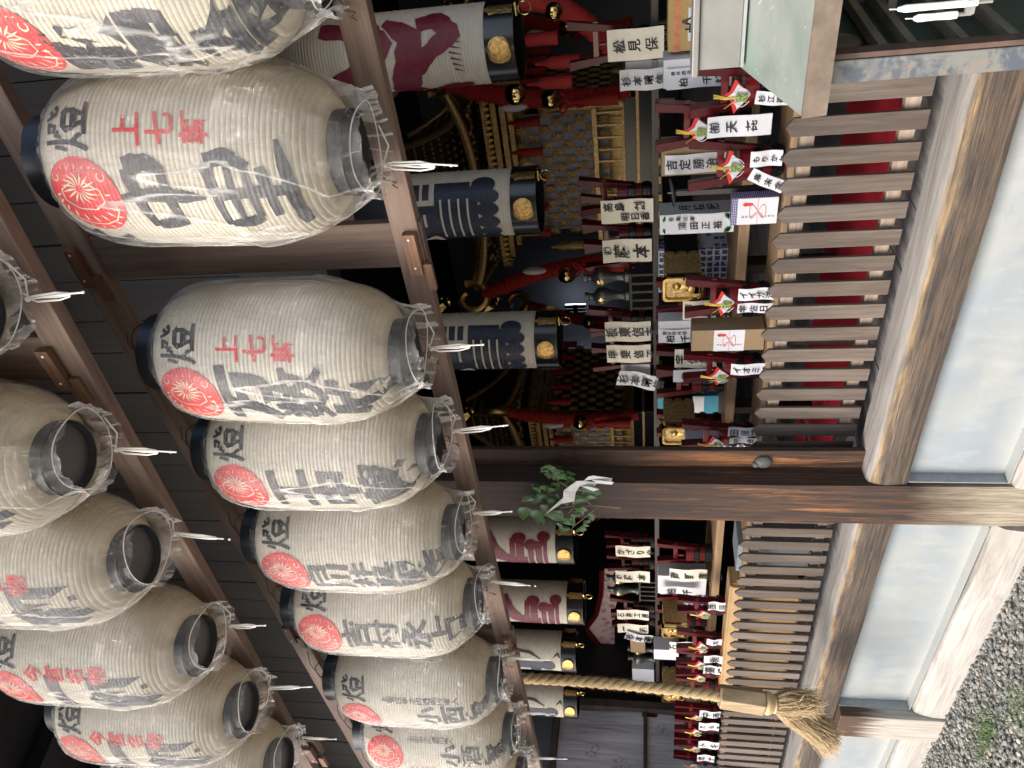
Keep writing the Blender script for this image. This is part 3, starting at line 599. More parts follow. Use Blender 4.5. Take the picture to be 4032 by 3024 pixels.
# eaves above the racks, added to keep top light off the interior
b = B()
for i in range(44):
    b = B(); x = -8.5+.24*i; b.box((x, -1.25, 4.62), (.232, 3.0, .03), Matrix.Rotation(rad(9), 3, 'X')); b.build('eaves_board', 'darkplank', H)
for i in range(20):
    b = B(); b.box((-8.4+.52*i, -1.25, 4.55), (.07, 3.0, .09), Matrix.Rotation(rad(9), 3, 'X')); b.build('rafter', 'darkplank', H)
# side screen deep at the far end of the interior
Wn = root('side_screen', 'grey patterned cloth screen at the far inner end beyond the rope', 'screen', (-6.1, 0, 0))
b = B(); ny, nz = 40, 20; V = [(-6.1+.03*math.sin(j*.5+.2*i)*.5, -.1+.90*i/ny, .7+1.55*j/nz) for i in range(ny+1) for j in range(nz+1)]
b.add(V, [(i*(nz+1)+j, (i+1)*(nz+1)+j, (i+1)*(nz+1)+j+1, i*(nz+1)+j+1) for i in range(ny) for j in range(nz)]); b.build('cloth', 'screen', Wn, smooth=True)
b = B(); b.box((-6.08, .35, 1.57), (.03, .90, .03)); b.box((-6.08, .35, 2.28), (.05, .90, .05)); b.box((-6.06, .83, 1.6), (.08, .06, 2.0)); b.build('frame_bar', 'shelf', Wn)
b = B(); b.box((-6.16, .36, 2.5), (.02, 1.0, 3.8)); b.build('upper_panel', 'bluewall', Wn); b = B(); b.box((-6.3, 3.0, 2.5), (.05, 4.7, 3.9)); b.build('end_wall', 'dull', H)
# ------------------------------------------------------------------ ground
b = B(); b.box((0, 0, -.1), (240, 240, .16)); b = b.build('ground', 'soil'); tag(b, 'gravelly ground', kind='structure')
b = B(); ico = bmesh.new(); bmesh.ops.create_icosphere(ico, subdivisions=1, radius=1); iv = np.array([v.co[:] for v in ico.verts]); fi = [tuple(v.index for v in f.verts) for f in ico.faces]; ico.free()
def stones(b, n, xr, yr, smin, smax):
    for _ in range(n):
        x = rng.uniform(*xr); y = rng.uniform(*yr); s_ = (smin+(smax-smin)*rng.random()**2.2)*.66
        sc = s_*rng.uniform([.7, .7, .4], [1.3, 1.0, .8]); ph = rng.uniform(0, 9, 3)
        V = iv*(1+.16*np.sin(iv[:, [1, 2, 0]]*3+ph)+.12*np.sin(iv[:, [2, 0, 1]]*5+ph*2)); V = np.clip(V, -.86, .86)*sc
        a, c_ = rng.uniform(0, 6.28), rng.uniform(-.5, .5); ca_, sa = math.cos(a), math.sin(a); V = V@np.array([[ca_, sa, 0], [-sa, ca_, 0], [0, 0, 1]]); cc_, sc_ = math.cos(c_), math.sin(c_); V = V@np.array([[1, 0, 0], [0, cc_, sc_], [0, -sc_, cc_]])
        b.add(V+[x, y, -.014+s_*.35+rng.uniform(-.003, .006)], fi)
stones(b, 12500, (-5.6, -2.2), (-1.0, -.03), .008, .026); stones(b, 1500, (-2.2, .2), (-.8, -.05), .01, .026)
tag(b.build('gravel', 'stone'), 'loose grey gravel along the base beam', 'gravel', kind='stuff')
b = B()
for cx, cy, n in ((-3.75, -.33, 520), (-4.25, -.42, 300), (-3.35, -.4, 220), (-4.6, -.2, 60)):
    for _ in range(n):
        x, y = rng.normal(cx, .09), rng.normal(cy, .05); h_ = rng.uniform(.01, .035); a = rng.uniform(0, 6.28); l = rng.uniform(-.015, .015, 2)
        b.add([(x, y, 0), (x+.003*math.cos(a), y+.003*math.sin(a), 0), (x+l[0], y+l[1], h_)], [(0, 1, 2)])
tag(b.build('grass', 'grass'), 'thin green grass tufts among the gravel', 'grass', kind='stuff')
# ------------------------------------------------------------------ fences
def fence(label, xs, x0, x1, grp):
    Fn = root('picket_fence', label, 'fence', (x0, .25, .62), grp)
    for i, x in enumerate(xs):
        w_ = .0305; j = rng.normal(0, .0015, 3); zb, zt = .668+j[0], 1.078+j[1]*2; y0, y1 = .25, .262
        P = [(-w_, zb), (w_, zb), (w_, zt-.022), (w_*.12, zt), (-w_*.12, zt), (-w_, zt-.022)]
        b = B(); b.slab(P, (x, y0, 0), (1, j[2]*3, 0), (0, 0, 1), -.012); pk = b.build('picket', 'picket', Fn, bevel=.001)
        s_ = B()
        for dx, dz in ((-.014, .724-.66+.66), (.012, .706), (-.014, 1.012), (.012, .998)): s_.sphere((x+dx, .2492, dz), .0042, 8, 5, (1, .35, 1))
        s_.build('screw', 'screw', pk)
    b = B(); b.box(((x0+x1)/2, .281, .712), (x1-x0, .034, .044)); b.build('rail', 'rail', Fn, bevel=.001)
    b = B(); b.box(((x0+x1)/2, .281, 1.005), (x1-x0, .034, .044)); b.build('rail', 'rail', Fn, bevel=.001)
    return Fn
fence('brown picket fence of the near bay, right of the dark pillar', [-1.0541-.1015*k+.0 for k in range(-6, 15)], -2.56, .6, 'picket fences along the sill')
fence('brown picket fence of the far bay beyond the dark pillar', [-2.745-.1017*k for k in range(0, 44)], -7.2, -2.665, 'picket fences along the sill')
b = B(); b.box((-1.0, .95, .623), (4.4, .88, .006)); tag(b.build('red_carpet', 'carpet'), 'red felt strip on the floor behind the near pickets', 'carpet', 'red floor strips')
b = B(); b.box((-5.6, .95, .623), (4.6, .88, .006)); tag(b.build('red_carpet', 'carpet'), 'red felt strip on the floor behind the far pickets', 'carpet', 'red floor strips')
# ------------------------------------------------------------------ stepped shelves
def shelf(label, y0, y1, z, mat, th, x0=-5.9, x1=-.2, legs=True, edge=None):
    s_ = root('display_shelf', label, 'shelf', (x0, y0, z), 'stepped offering shelves')
    b = B(); b.box(((x0+x1)/2, (y0+y1)/2, z-th/2), (x1-x0, y1-y0, th)); b.build('board', mat, s_, bevel=.001)
    if legs:
        for i in range(7):
            x = x0+.06+(x1-x0-.12)*i/6; b = B(); b.box((x, y1-.05, (z-th+.62)/2), (.045, .045, z-th-.62)); b.build('leg', 'shelf', s_)
    return s_
shelf('lowest offering board just behind the fence tops', .37, .60, 1.035, 'bench', .03)
shelf('light wood offering bench of middle height', .63, 1.16, 1.148, 'bench', .042)
shelf('long dark upper shelf carrying the cream name cards', .97, 1.2, 1.485, 'shelf', .028)
# ------------------------------------------------------------------ slips with writing
UX, UZ = np.array([1., 0, 0]), np.array([0, 0, 1.])
def slip(label, px0, px1, py0, py1, Y, mat, cols, rot=0., curl=.004, name='name_slip', grp='paper name slips', cat='name slip', depth=.0015, zrot=0):
    pm, qm = (px0+px1)/2, (py0+py1)/2; c = at(pm, qm, Y=Y); h_ = np.linalg.norm(at(px0, qm, Y=Y)-at(px1, qm, Y=Y)); w_ = abs(at(pm, py0, Y=Y)[0]-at(pm, py1, Y=Y)[0])
    if rot: a = abs(rot); 
    cr, sr = math.cos(rot), math.sin(rot); u = UX*cr+UZ*sr; v = -UX*sr+UZ*cr
    s_ = root(name, label, cat, tuple(c), grp); n = 10; V = []
    for k in (0, 1):
        for i in range(n+1):
            t_ = i/n-.5
            for sx in (-.5, .5): V.append(c+u*w_*sx+v*h_*t_+np.array([0, curl*math.sin(t_*7+qm)+k*depth, 0]))
    m = 2*(n+1); Fs = [(2*i, 2*i+1, 2*i+3, 2*i+2) for i in range(n)]+[(m+2*i+2, m+2*i+3, m+2*i+1, m+2*i) for i in range(n)]
    Fs += [(2*i, 2*i+2, m+2*i+2, m+2*i) for i in range(n)]+[(2*i+1, m+2*i+1, m+2*i+3, 2*i+3) for i in range(n)]+[(0, m, m+1, 1), (2*n, 2*n+1, m+2*n+1, m+2*n)]
    b = B(); b.add(V, Fs); b.build('paper', mat, s_)
    wb = B()
    for tx, ox, top, sz, gap in cols:
        flat(wb, tx, c+u*w_*ox+v*h_*(.5-top)-np.array([0, curl+.0012, 0]), u, v, sz*w_, gap)
    if wb.v: wb.build('writing', 'sumi', s_)
    return s_
def gbox(label, px0, px1, py0, py1, Y, depth, mat, cat='gift box', name='gift_box', extra=None):
    pm, qm = (px0+px1)/2, (py0+py1)/2; c = at(pm, qm, Y=Y); h_ = np.linalg.norm(at(px0, qm, Y=Y)-at(px1, qm, Y=Y)); w_ = abs(at(pm, py0, Y=Y)[0]-at(pm, py1, Y=Y)[0])
    r = root(name, label, cat, (c[0], Y, c[2]-h_/2), 'wrapped offerings'); b = B(); b.box((c[0], Y+depth/2, c[2]), (w_, depth, h_)); b.build('carton', mat, r, bevel=.002)
    return r, c, w_, h_
CS = 'cream name card'
slip('big cream card with three characters, rightmost on the upper shelf', 2391, 2614, 112, 238, .9, 'slip', [('松見', -.02, .21, .42, 1.15), ('保', -.02, .78, .44, 1)])
slip('cream card with two columns of writing on the upper shelf', 2366, 2572, 786, 878, .95, 'slip', [('高島', .22, .14, .40, 1.1), ('創', .22, .74, .42, 1), ('明日香', -.22, .46, .36, 1.05)])
slip('cream card with heavy two character writing beside the two column card', 2373, 2566, 943, 1032, .95, 'slip', [('㈱', .05, .1, .34, 1), ('藤', .0, .38, .62, 1), ('本', .0, .78, .66, 1)])
slip('cream card with four bold characters left of the flasks', 2382, 2562, 1268, 1345, .95, 'slip', [('板東信夫', 0, .14, .52, 1.02)])
slip('narrower cream card just left of the four bold character card', 2389, 2561, 1360, 1428, .95, 'slip', [('甲斐信子', 0, .14, .48, 1.18)])
slip('cream card with kana, nearest the pillar in the far bay', 2424, 2560, 2152, 2194, .95, 'slip', [('かざりや', 0, .14, .5, 1.12)])
slip('cream card second past the pillar in the far bay', 2424, 2558, 2250, 2293, .95, 'slip', [('㈱', 0, .1, .36, 1), ('藤', 0, .36, .5, 1), ('本', 0, .76, .5, 1)])
slip('cream card below the pair of flasks in the far bay', 2430, 2554, 2403, 2439, .95, 'slip', [('石井工務店', 0, .12, .44, 1.1)])
slip('cream card with a single stroke and one character in the far bay', 2432, 2552, 2459, 2493, .95, 'slip', [('一和', .0, .2, .55, 2.2)])
slip('cream card leaning on the middle bench behind a keg handle', 2688, 2870, 1184, 1272, .66, 'slip', [('鷹', .25, .12, .3, 1), ('山本', -.12, .42, .72, .95)])
slip('cream card partly behind the red keg handle below the kraft box', 2656, 2823, 1377, 1448, .66, 'slip', [('宇佐美代', 0, .14, .5, 1.02)])
slip('cream card in the far bay lit below the upper shelf', 2636, 2783, 2243, 2289, .66, 'slip', [('岡野直主', 0, .14, .5, 1.4)])
slip('cream card under the gilded pole end in the far bay', 2636, 2742, 2529, 2566, .66, 'slip', [('石田喜治', 0, .14, .5, 1.2)])
W_ = 'white'
slip('white slip wrapped on a parcel beside the big cream card', 2440, 2618, 272, 355, .93, W_, [('杉本晴信', 0, .14, .48, 1.12)], curl=.008)
slip('white slip with a small and a large column beside the copper roof', 2624, 2880, 262, 345, .62, W_, [('宿屋西陣社', .28, .1, .2, 1.25), ('柏', -.18, .26, .44, 1), ('千枝', -.12, .62, .44, 1.35)])
slip('long white slip hanging at the highest red keg ribbon', 2785, 3037, 455, 538, .40, W_, [('㈲', 0, .11, .5, 1), ('天㐂', 0, .37, .56, 1.6)], curl=.003)
slip('white slip with five characters on the brown carton', 2618, 2856, 606, 682, .61, W_, [('吉定勝治郎', 0, .11, .56, 1.13)])
slip('white slip with kana hanging to the picket tips', 2955, 3080, 594, 655, .36, W_, [('もりかわ', 0, .17, .46, 1.12)])
slip('white slip swinging askew from the keg next to the candle stand', 2945, 3100, 690, 738, .35, W_, [('鳥末食', 0, .2, .62, 1.4)], rot=-rad(27))
slip('white slip just beside the corner of the copper roof', 2975, 3110, 362, 414, .36, W_, [('杉江福', 0, .17, .56, 1.2)], rot=-rad(6))
slip('white slip on the sake carton with green corner leaves', 2620, 2840, 843, 917, .615, W_, [('堅亀屋町', .3, .1, .24, 1.35), ('蒲田正裕', -.1, .3, .42, 1.28)])
slip('white slip hung askew from the shelf next to the latticed window', 2431, 2587, 1468, 1525, .93, W_, [('杉本晴信', 0, .14, .6, 1.02)], rot=-rad(13), curl=.008)
slip('white slip with small column behind the kraft box', 2597, 2735, 1298, 1350, .64, W_, [('宿屋西陣社', .28, .14, .26, 1.1), ('柏千', -.15, .3, .55, 1.6)])
slip('white slip behind the third red keg horns', 2650, 2860, 1455, 1502, .64, W_, [('スヤ', 0, .22, .6, 1.1)])
slip('white slip hanging under the second ribbon, upper of its pair', 2907, 3047, 1136, 1182, .37, W_, [('イイガ洋', 0, .14, .62, .95)])
slip('white slip hanging under the second ribbon, lower of its pair', 2903, 3042, 1195, 1231, .36, W_, [('宇佐日', 0, .16, .8, 1.1)])
slip('white slip with kana under the ribbon below the kraft box', 2878, 3017, 1434, 1476, .37, W_, [('イオミヤ', 0, .16, .62, 1.05)])
slip('white slip under the ribbon nearest the pillar, upper of its pair', 2867, 2983, 1684, 1720, .37, W_, [('田屋茶', 0, .2, .72, 1.1)])
slip('white slip under the ribbon nearest the pillar, lower of its pair', 2872, 2981, 1724, 1746, .365, W_, [('河合', 0, .26, .85, 1.9)])
slip('white slip hung askew in the far bay near the flower cloth', 2462, 2568, 2497, 2526, .93, W_, [('杉本晴信', 0, .14, .7, 1.0)], rot=-rad(14), curl=.006)
slip('white slip with small column above the far gilded pole end', 2600, 2740, 2312, 2340, .64, W_, [('柏千', -.1, .3, .8, 1.6)])
far = [(2788, 2856, 2372, 2404, '西陣工'), (2783, 2842, 2519, 2541, '大'), (2772, 2848, 2583, 2611, '秋'), (2770, 2852, 2624, 2654, '高橋'), (2755, 2838, 2802, 2826, '中西'), (2752, 2830, 2848, 2876, 'たんきり'), (2750, 2832, 2921, 2948, 'トキル'), (2745, 2812, 2974, 2998, 'セナラ'), (2667, 2750, 2829, 2838, '日田'), (2667, 2747, 2896, 2909, '西村')]
where = ['first past the pillar', 'below the gilded pole end', 'with one large character', 'with two stacked characters above the rope handle', 'first beyond the rope', 'second beyond the rope', 'third beyond the rope', 'last at the bottom edge', 'narrow, upper step beyond the rope', 'narrow, upper step near the bottom edge']
for (a, b_, c, d, tx), wh in zip(far, where):
    n = len(tx); slip('white slip under a far bay keg ribbon, '+wh, a, b_, c, d, .37 if a > 2700 else .66, W_, [(tx, 0, .5/n+.04, min(.75, 1.9/n), 1.15)])
# ------------------------------------------------------------------ boxes and parcels
r, c, w_, h_ = gbox('ochre sake carton with an orange band at the top edge', 2630, 2800, -60, 203, .66, .16, 'yellow')
b = B(); b.box((c[0], .6585, c[2]+h_*.28), (w_*.996, .002, h_*.15)); b.build('band', plain('orange band', (.55, .20, .09), .6, var=.3, vs=50), r)
b = B(); b.box((c[0]-.02, .658, c[2]-h_*.22), (w_*.5, .0015, h_*.5)); b.build('paper', 'white', r); b = B(); flat(b, '松見', (c[0]-.02, .6565, c[2]-h_*.08), UX, UZ, .055); b.build('writing', 'sumi', r)
b = B(); flat(b, '清酒', (c[0]-.01, .6575, c[2]+h_*.12), UX, UZ, .016); b.build('print', 'sumi', r)
gbox('small white parcel rolled behind the askew slip beside the big cream card', 2462, 2612, 238, 280, .97, .1, 'white', 'parcel', 'parcel')
gbox('white carton behind the slip beside the copper roof', 2612, 2875, 228, 342, .63, .1, 'white')
gbox('brown carton with tape carrying a five character slip', 2604, 2888, 575, 688, .62, .1, 'card')
r, c, w_, h_ = gbox('white sake carton with green leaves at its corners', 2597, 2890, 842, 920, .62, .1, 'white')
for sx in (-1, 1):
    for sz in (-1, 1):
        b = B()
        for k in range(5):
            a = math.atan2(-sz, -sx)+rad(-50+25*k); o_ = Vector((c[0]+sx*w_*.42, .6178, c[2]+sz*h_*.44)); d = Vector((math.cos(a), 0, math.sin(a))); n_ = Vector((-d.z, 0, d.x)); L_ = .026
            b.add([o_, o_+d*L_*.5+n_*.006, o_+d*L_, o_+d*L_*.5-n_*.006], [(0, 1, 2, 3)])
        b.build('leaf_print', 'greenp', r)
b = B(); b.box((c[0]+w_/2+.0005, .67, c[2]), (.001, .1, h_)); b.build('side_panel', 'greybox', r)
b = B(); flat(b, '月桂冠', (c[0]+w_/2+.0016, .67, c[2]+h_*.16), (0, 1, 0), UZ, .05, 1.1); b.build('print', 'sumi', r)
def noshi(r, cx, y, cz, w_, h_):     # gift sheet: ribbon bow, small ornament, faint writing
    b = B(); b.box((cx, y, cz), (w_, .0015, h_)); sh = b.build('gift_sheet', 'white', r); y -= .0016
    b = B(); b.box((cx, y, cz), (w_*.99, .001, .0035))
    b.tube([(cx-.1*w_*math.sin(2*q)*2.6, y-.001, cz+.17*h_*math.sin(q)*1.2) for q in np.linspace(0, 2*math.pi, 26)], .0018, 5)
    for s_ in (-1, 1): b.tube([(cx, y-.001, cz), (cx-.12*w_, y-.001, cz-s_*.1*h_), (cx-.26*w_, y-.001, cz-s_*.16*h_)], .0018, 5)
    b.build('bow', 'pink', sh)
    b = B(); b.slab([(-.004, -.018), (.004, -.018), (.007, .01), (0, .018), (-.007, .01)], (cx+w_*.28, y-.0015, cz+h_*.26), UX, UZ, -.001); b.build('ornament', 'mred', sh)
    b = B(); flat(b, '御奉納', (cx-.02, y-.001, cz+h_*.36), UX, UZ, h_*.07, 1.3, 0); flat(b, '杉本晴信', (cx-.02, y-.001, cz-h_*.12), UX, UZ, h_*.07, 1.3, 0); b.build('writing', 'sumi', sh)
r, c, w_, h_ = gbox('flat white parcel with a pink ribbon print and purple border', 2880, 3062, 779, 884, .40, .05, 'purple', 'parcel', 'parcel'); noshi(r, c[0], .399, c[2]-.01, w_*.97, h_*.86)
r, c, w_, h_ = gbox('tall kraft paper box with a white gift sheet', 2722, 3009, 1300, 1381, .42, .09, 'card2'); noshi(r, c[0], .419, c[2]-.005, w_*1.005, h_*.42)
gbox('indigo print wrapped box behind the near gilded pole', 2592, 2876, 985, 1150, .95, .14, 'indigo', 'parcel', 'parcel')
r, c, w_, h_ = gbox('teal wrapped box behind the second gilded pole', 2590, 2836, 1560, 1643, .95, .12, 'teal', 'parcel', 'parcel'); b = B(); b.box((c[0], .9485, c[2]-.02), (w_*.98, .002, h_*.35)); b.build('gift_sheet', 'white', r)
gbox('indigo print wrapped parcel against the pillar', 2697, 2945, 1745, 1800, .5, .12, 'indigo', 'parcel', 'parcel')
gbox('white carton under the small column slip of the middle bench', 2592, 2722, 1265, 1350, .65, .1, 'white')
gbox('white parcel rolled behind the slip next to the latticed window', 2445, 2560, 1436, 1482, .97, .08, 'white', 'parcel', 'parcel')
gbox('indigo print parcel in the far bay behind the gilded pole', 2690, 2775, 2345, 2420, .72, .12, 'indigo', 'parcel', 'parcel')
gbox('white carton in the far bay above the gilded pole', 2590, 2780, 2270, 2340, .68, .1, 'white')
gbox('small brown carton in the far bay by the flower cloth', 2482, 2540, 2500, 2570, 1.0, .1, 'card')
gbox('white gift packet in the far bay below the gilded pole end', 2575, 2672, 2560, 2598, .66, .1, 'white', 'parcel', 'parcel')
gbox('white gift packet with brown side near the rope on the upper shelf', 2490, 2575, 2636, 2685, 1.0, .1, 'white', 'parcel', 'parcel')
# big tan paper box on the floor of the far bay
tx0, tx1 = at(2860, 2310, Y=.36)[0], at(2850, 2720, Y=.36)[0]
r = root('cardboard_box', 'large tan wooden box standing behind the far pickets', 'box', (-4.1, .45, .62)); b = B(); b.box(((tx0+tx1)/2, .365, .90), (tx0-tx1, .02, .36)); b.box(((tx0+tx1)/2, .42, 1.083), (tx0-tx1+.02, .13, .012)); b.box((tx0, .43, .90), (.02, .11, .35)); b.build('carton', plain('tan box board', (.46, .30, .14), .6, var=.12, vs=9), r)
r = root('storage_box', 'blue grey plastic box next to the tan box', 'box', (-3.3, .5, .62)); b = B(); sx = at(2950, 2200, Y=.4)[0]; b.box((sx, .5, .85), (.22, .2, .42)); b.build('carton', plain('blue grey plastic', (.20, .24, .27), .5), r)
# ------------------------------------------------------------------ red horned kegs
def make_keg():
    k = root('sake_keg', 'x', 'sake keg', (0, 0, 0), 'red horned sake kegs')
    b = B(); b.lathe([(.046, 0), (.049, .06), (.053, .155), (.0, .155)], 28, cap=True); b.build('barrel', 'redkeg', k, smooth=True, world=False)
    for z, hh in ((.005, .04), (.075, .034)):
        b = B(); r0 = .050+z*.03; b.lathe([(r0, z), (r0+.004, z+.004), (r0+.004, z+hh-.004), (r0, z+hh)], 28, cap=False); b.tube([(r0+.002, 0, z+hh/2)]+[((r0+.004)*math.cos(a), (r0+.004)*math.sin(a), z+hh/2+.006*math.sin(8*a)) for a in np.linspace(0, 6.28, 40)], .003, 5); b.build('band', 'lacq', k, smooth=True, world=False)
    for s_ in (-1, 1):
        b = B(); b.hexa([(s_*.034, -.016, .08), (s_*.055, -.016, .08), (s_*.055, .016, .08), (s_*.034, .016, .08), (s_*.060, -.021, .325), (s_*.094, -.021, .325), (s_*.094, .021, .325), (s_*.060, .021, .325)]); b.build('horn', 'redlac', k, world=False, bevel=.002)
    b = B(); b.box((0, 0, .215), (.165, .020, .024)); b.build('handle', 'redkeg', k, world=False, bevel=.002)
    b = B(); b.tube([(0, -.02, .168), (0, -.02, .20)], .008, 10); b.build('plug', 'redkeg', k, world=False)
    o = Vector((0, -.058, .175)); rb = B()
    rb.slab([(-.060, .012), (0, .03), (0.0, .066), (.02, .03), (.06, .014), (.03, -.012), (0, -.038), (-.03, -.012)], o, (1, 0, 0), (0, -.15, 1), -.002); rr = rb.build('ribbon_fan', 'mred', k, world=False)
    b = B(); b.slab([(-.044, .006), (0, .020), (0, .048), (.016, .022), (.044, .008), (.026, -.012), (0, -.034), (-.026, -.012)], o+Vector((0, -.003, -.003)), (1, 0, 0), (0, -.15, 1), -.002); b.build('white_fold', 'white', rr, world=False)
    b = B()
    for dx in (-.003, 0, .003): b.tube([(dx*.3, -.066, .165), (dx, -.071, .21), (.008+dx*2, -.066, .255)], .0017, 5)
    b.tube([(0, -.066, .17), (-.035, -.071, .22)], .0012, 4); b.build('gold_cord', 'mgold', rr, world=False)
    b = B()
    for q in range(6): b.tube([(.014*math.cos(a+q)*(.4+q*.12)+.004*math.sin(q*2), -.072-.003*math.sin(2*a), .166+.017*math.sin(a)) for a in np.linspace(0, 6, 12)], .0018, 5)
    b.build('cord_knot', 'mgreen', rr, world=False)
    b = B()
    for s_ in (-1, 1): b.tube([(s_*(.012+.02*math.sin(a)**2), -.071, .167+.026*math.cos(a)*s_) for a in np.linspace(0, 3.1, 10)], .0011, 4)
    b.build('silver_cord', 'thread', rr, world=False)
    return k
keg0 = make_keg(); keg1 = dup(keg0)
for ch in list(keg1.children):
    if ch.name.startswith('ribbon'):
        for g in list(ch.children): bpy.data.objects.remove(g)
        bpy.data.objects.remove(ch)
KE = [(345, .45, 1.035, 'red horned keg with white fan ribbon beside the copper roof corner'), (478, .52, 1.15, 'red horned keg raised higher than its neighbours, ribbon above the two character slip'), (640, .46, 1.035, 'red horned keg next to the iron candle stand'), (1163, .46, 1.035, 'red horned keg under the near gilded pole end'),
      (1440, .46, 1.035, 'red horned keg just below the kraft paper box'), (1710, .46, 1.035, 'red horned keg nearest the pillar in the near bay'),
      (1160, .74, 1.148, 'red keg half hidden behind the near gilded pole'), (1290, .76, 1.148, 'red keg behind the cream card on the middle bench'), (1420, .76, 1.148, 'red keg behind the kraft box lower side'), (1500, .76, 1.148, 'red keg behind the third ribbon'), (1665, .76, 1.148, 'red keg behind the second gilded pole'),
      (765, 1.06, 1.485, 'red keg on the upper shelf above the two column card'), (832, 1.07, 1.485, 'red keg on the upper shelf right behind the two column card'), (925, 1.06, 1.485, 'red keg on the upper shelf between two cream cards'), (1000, 1.07, 1.485, 'red keg on the upper shelf behind the heavy two character card'), (1262, 1.06, 1.485, 'red keg on the upper shelf left of the flasks'), (1330, 1.07, 1.485, 'red keg behind the four character card'), (1405, 1.07, 1.485, 'red keg behind the narrow cream card'), (160, 1.03, 1.485, 'red keg behind the big cream card'),
      (2125, 1.06, 1.485, 'red keg on the upper shelf nearest the pillar, far bay'), (2212, 1.06, 1.485, 'red keg on the upper shelf past the kana card, far bay'), (2385, 1.06, 1.485, 'red keg on the upper shelf left of the far flasks'), (2440, 1.06, 1.485, 'red keg on the upper shelf behind the last cream cards'), (2180, .74, 1.148, 'red keg on the far bench nearest the pillar'),
      (2385, .46, 1.035, 'first ribboned keg past the tan box corner'), (2330, .78, 1.148, 'red keg behind the first white slip of the far bay'), (2440, .78, 1.148, 'red keg behind the far gilded pole'),
      (2525, .46, 1.035, 'ribboned keg below the far gilded pole end'), (2590, .46, 1.035, 'ribboned keg above the large single character slip'), (2640, .46, 1.035, 'ribboned keg right above the rope handle'), (2700, .46, 1.035, 'keg directly behind the thick rope'),
      (2797, .46, 1.035, 'front row keg, first beyond the rope'), (2860, .46, 1.035, 'front row keg, second beyond the rope'), (2925, .46, 1.035, 'front row keg, third beyond the rope'), (2990, .46, 1.035, 'front row keg at the bottom edge'),
      (2822, .8, 1.27, 'raised back row keg, first beyond the rope'), (2888, .8, 1.27, 'raised back row keg, second beyond the rope'), (2945, .8, 1.27, 'raised back row keg, third beyond the rope'), (3002, .8, 1.27, 'raised back row keg at the bottom edge')]
for i, (py, Y, z, lab) in enumerate(KE):
    x = at(2870 if z < 1.2 else 2480, py, Y=Y)[0]; k = keg0 if i == 0 else dup(keg0 if z < 1.3 and Y < .6 or py > 2750 else keg1)
    k.location = (x, Y, z); k['label'] = lab; k.rotation_euler = (0, 0, rng.uniform(-.2, .2)); k.scale = (1, 1, 1)
s_ = root('riser_box', 'low dark riser under the raised kegs at the far end', 'riser', (-5.9, .8, 1.148)); b = B(); b.box((-5.55, .82, 1.208), (1.3, .16, .118)); b.build('board', 'shelf', s_)
for ch in list(keg1.children): bpy.data.objects.remove(ch)
bpy.data.objects.remove(keg1)
# ------------------------------------------------------------------ candle stand, flasks, shrine interior lanterns
x = at(2860, 748, Y=.5)[0]; r = root('candle_stand', 'dark iron candle stand with a leaf shaped drip pan', 'candle stand', (x, .5, 1.035)); b = B(); b.hexa([(x-.011, .489, .99), (x+.011, .489, .99), (x+.011, .511, .99), (x-.011, .511, .99), (x-.009, .491, 1.4), (x+.009, .491, 1.4), (x+.009, .509, 1.4), (x-.009, .509, 1.4)]); b.build('pole', 'iron', r)
b = B(); n = 20
V = [(x+.052*q*math.cos(a)*1.1, .5+.036*q*math.sin(a), 1.402+.012*q*q+.008*math.sin(a+1)*q+k*.004) for k in (0, 1) for q in (.05, .5, 1.) for a in (2*math.pi*j/n for j in range(n))]
b.add(V, [(k*3*n+i*n+j, k*3*n+i*n+(j+1) % n, k*3*n+(i+1)*n+(j+1) % n, k*3*n+(i+1)*n+j) for k in (0, 1) for i in range(2) for j in range(n)]+[(2*n+j, 2*n+(j+1) % n, 5*n+(j+1) % n, 5*n+j) for j in range(n)]); b.build('drip_pan', 'iron', r, smooth=True)
b = B(); b.tube([(x, .5, 1.4), (x, .5, 1.432)], [.002, .0004], 6); b.build('spike', 'screw', r)
def flask(label, px, py0, Y, s_=1., z=1.6):
    c = at(px, py0, Y=Y); x = c[0]; f = root('metal_flask', label, 'flask', (x, Y, z), 'pewter flasks'); b = B()
    b.lathe([(.030, 0), (.034, .004), (.034, .022), (.026, .028), (.021, .05), (.028, .085), (.046, .125), (.051, .15), (.044, .172), (.022, .188), (.016, .198), (.017, .212), (.023, .218), (.024, .236), (.018, .238)], 30, (x, Y, z)); b.v = [((vx-x)*s_+x, (vy-Y)*s_+Y, (vz-z)*s_+z) for vx, vy, vz in b.v]; b.build('vessel', 'bronze', f, smooth=True)
    b = B(); n = 16; b.add([(x, Y-.0535*s_, z+.148*s_)]+[(x+.017*s_*(1+.15*math.cos(5*a))*math.cos(a), Y-(.0515-.004*abs(math.cos(a)))*s_, z+.148*s_+.017*s_*math.sin(a)) for a in (2*math.pi*j/n for j in range(n))], [(0, j+1, (j+1) % n+1) for j in range(n)]); b.build('gold_mark', 'goldp', f)
def sanbo(label, x, Y, w_=.17):
    f = root('offering_stand', label, 'stand', (x, Y, 1.485), 'slatted offering stands'); b = B(); b.box((x, Y, 1.592), (w_, .13, .012)); b.build('top', 'shelf', f)
    for sx in (-1, -.5, 0, .5, 1):
        b = B(); b.box((x+sx*(w_/2-.012), Y-.055, 1.535), (.012, .012, .10)); b.build('leg', 'shelf', f)
xv = at(2300, 1130, Y=1.06)[0]; sanbo('dark slatted stand under the near pair of flasks', xv, 1.06, .22); flask('grey metal flask of the near pair, upper one in the photo', 2300, 1094, 1.06, .95, 1.598); flask('grey metal flask of the near pair, lower one in the photo', 2300, 1168, 1.06, .95, 1.598)
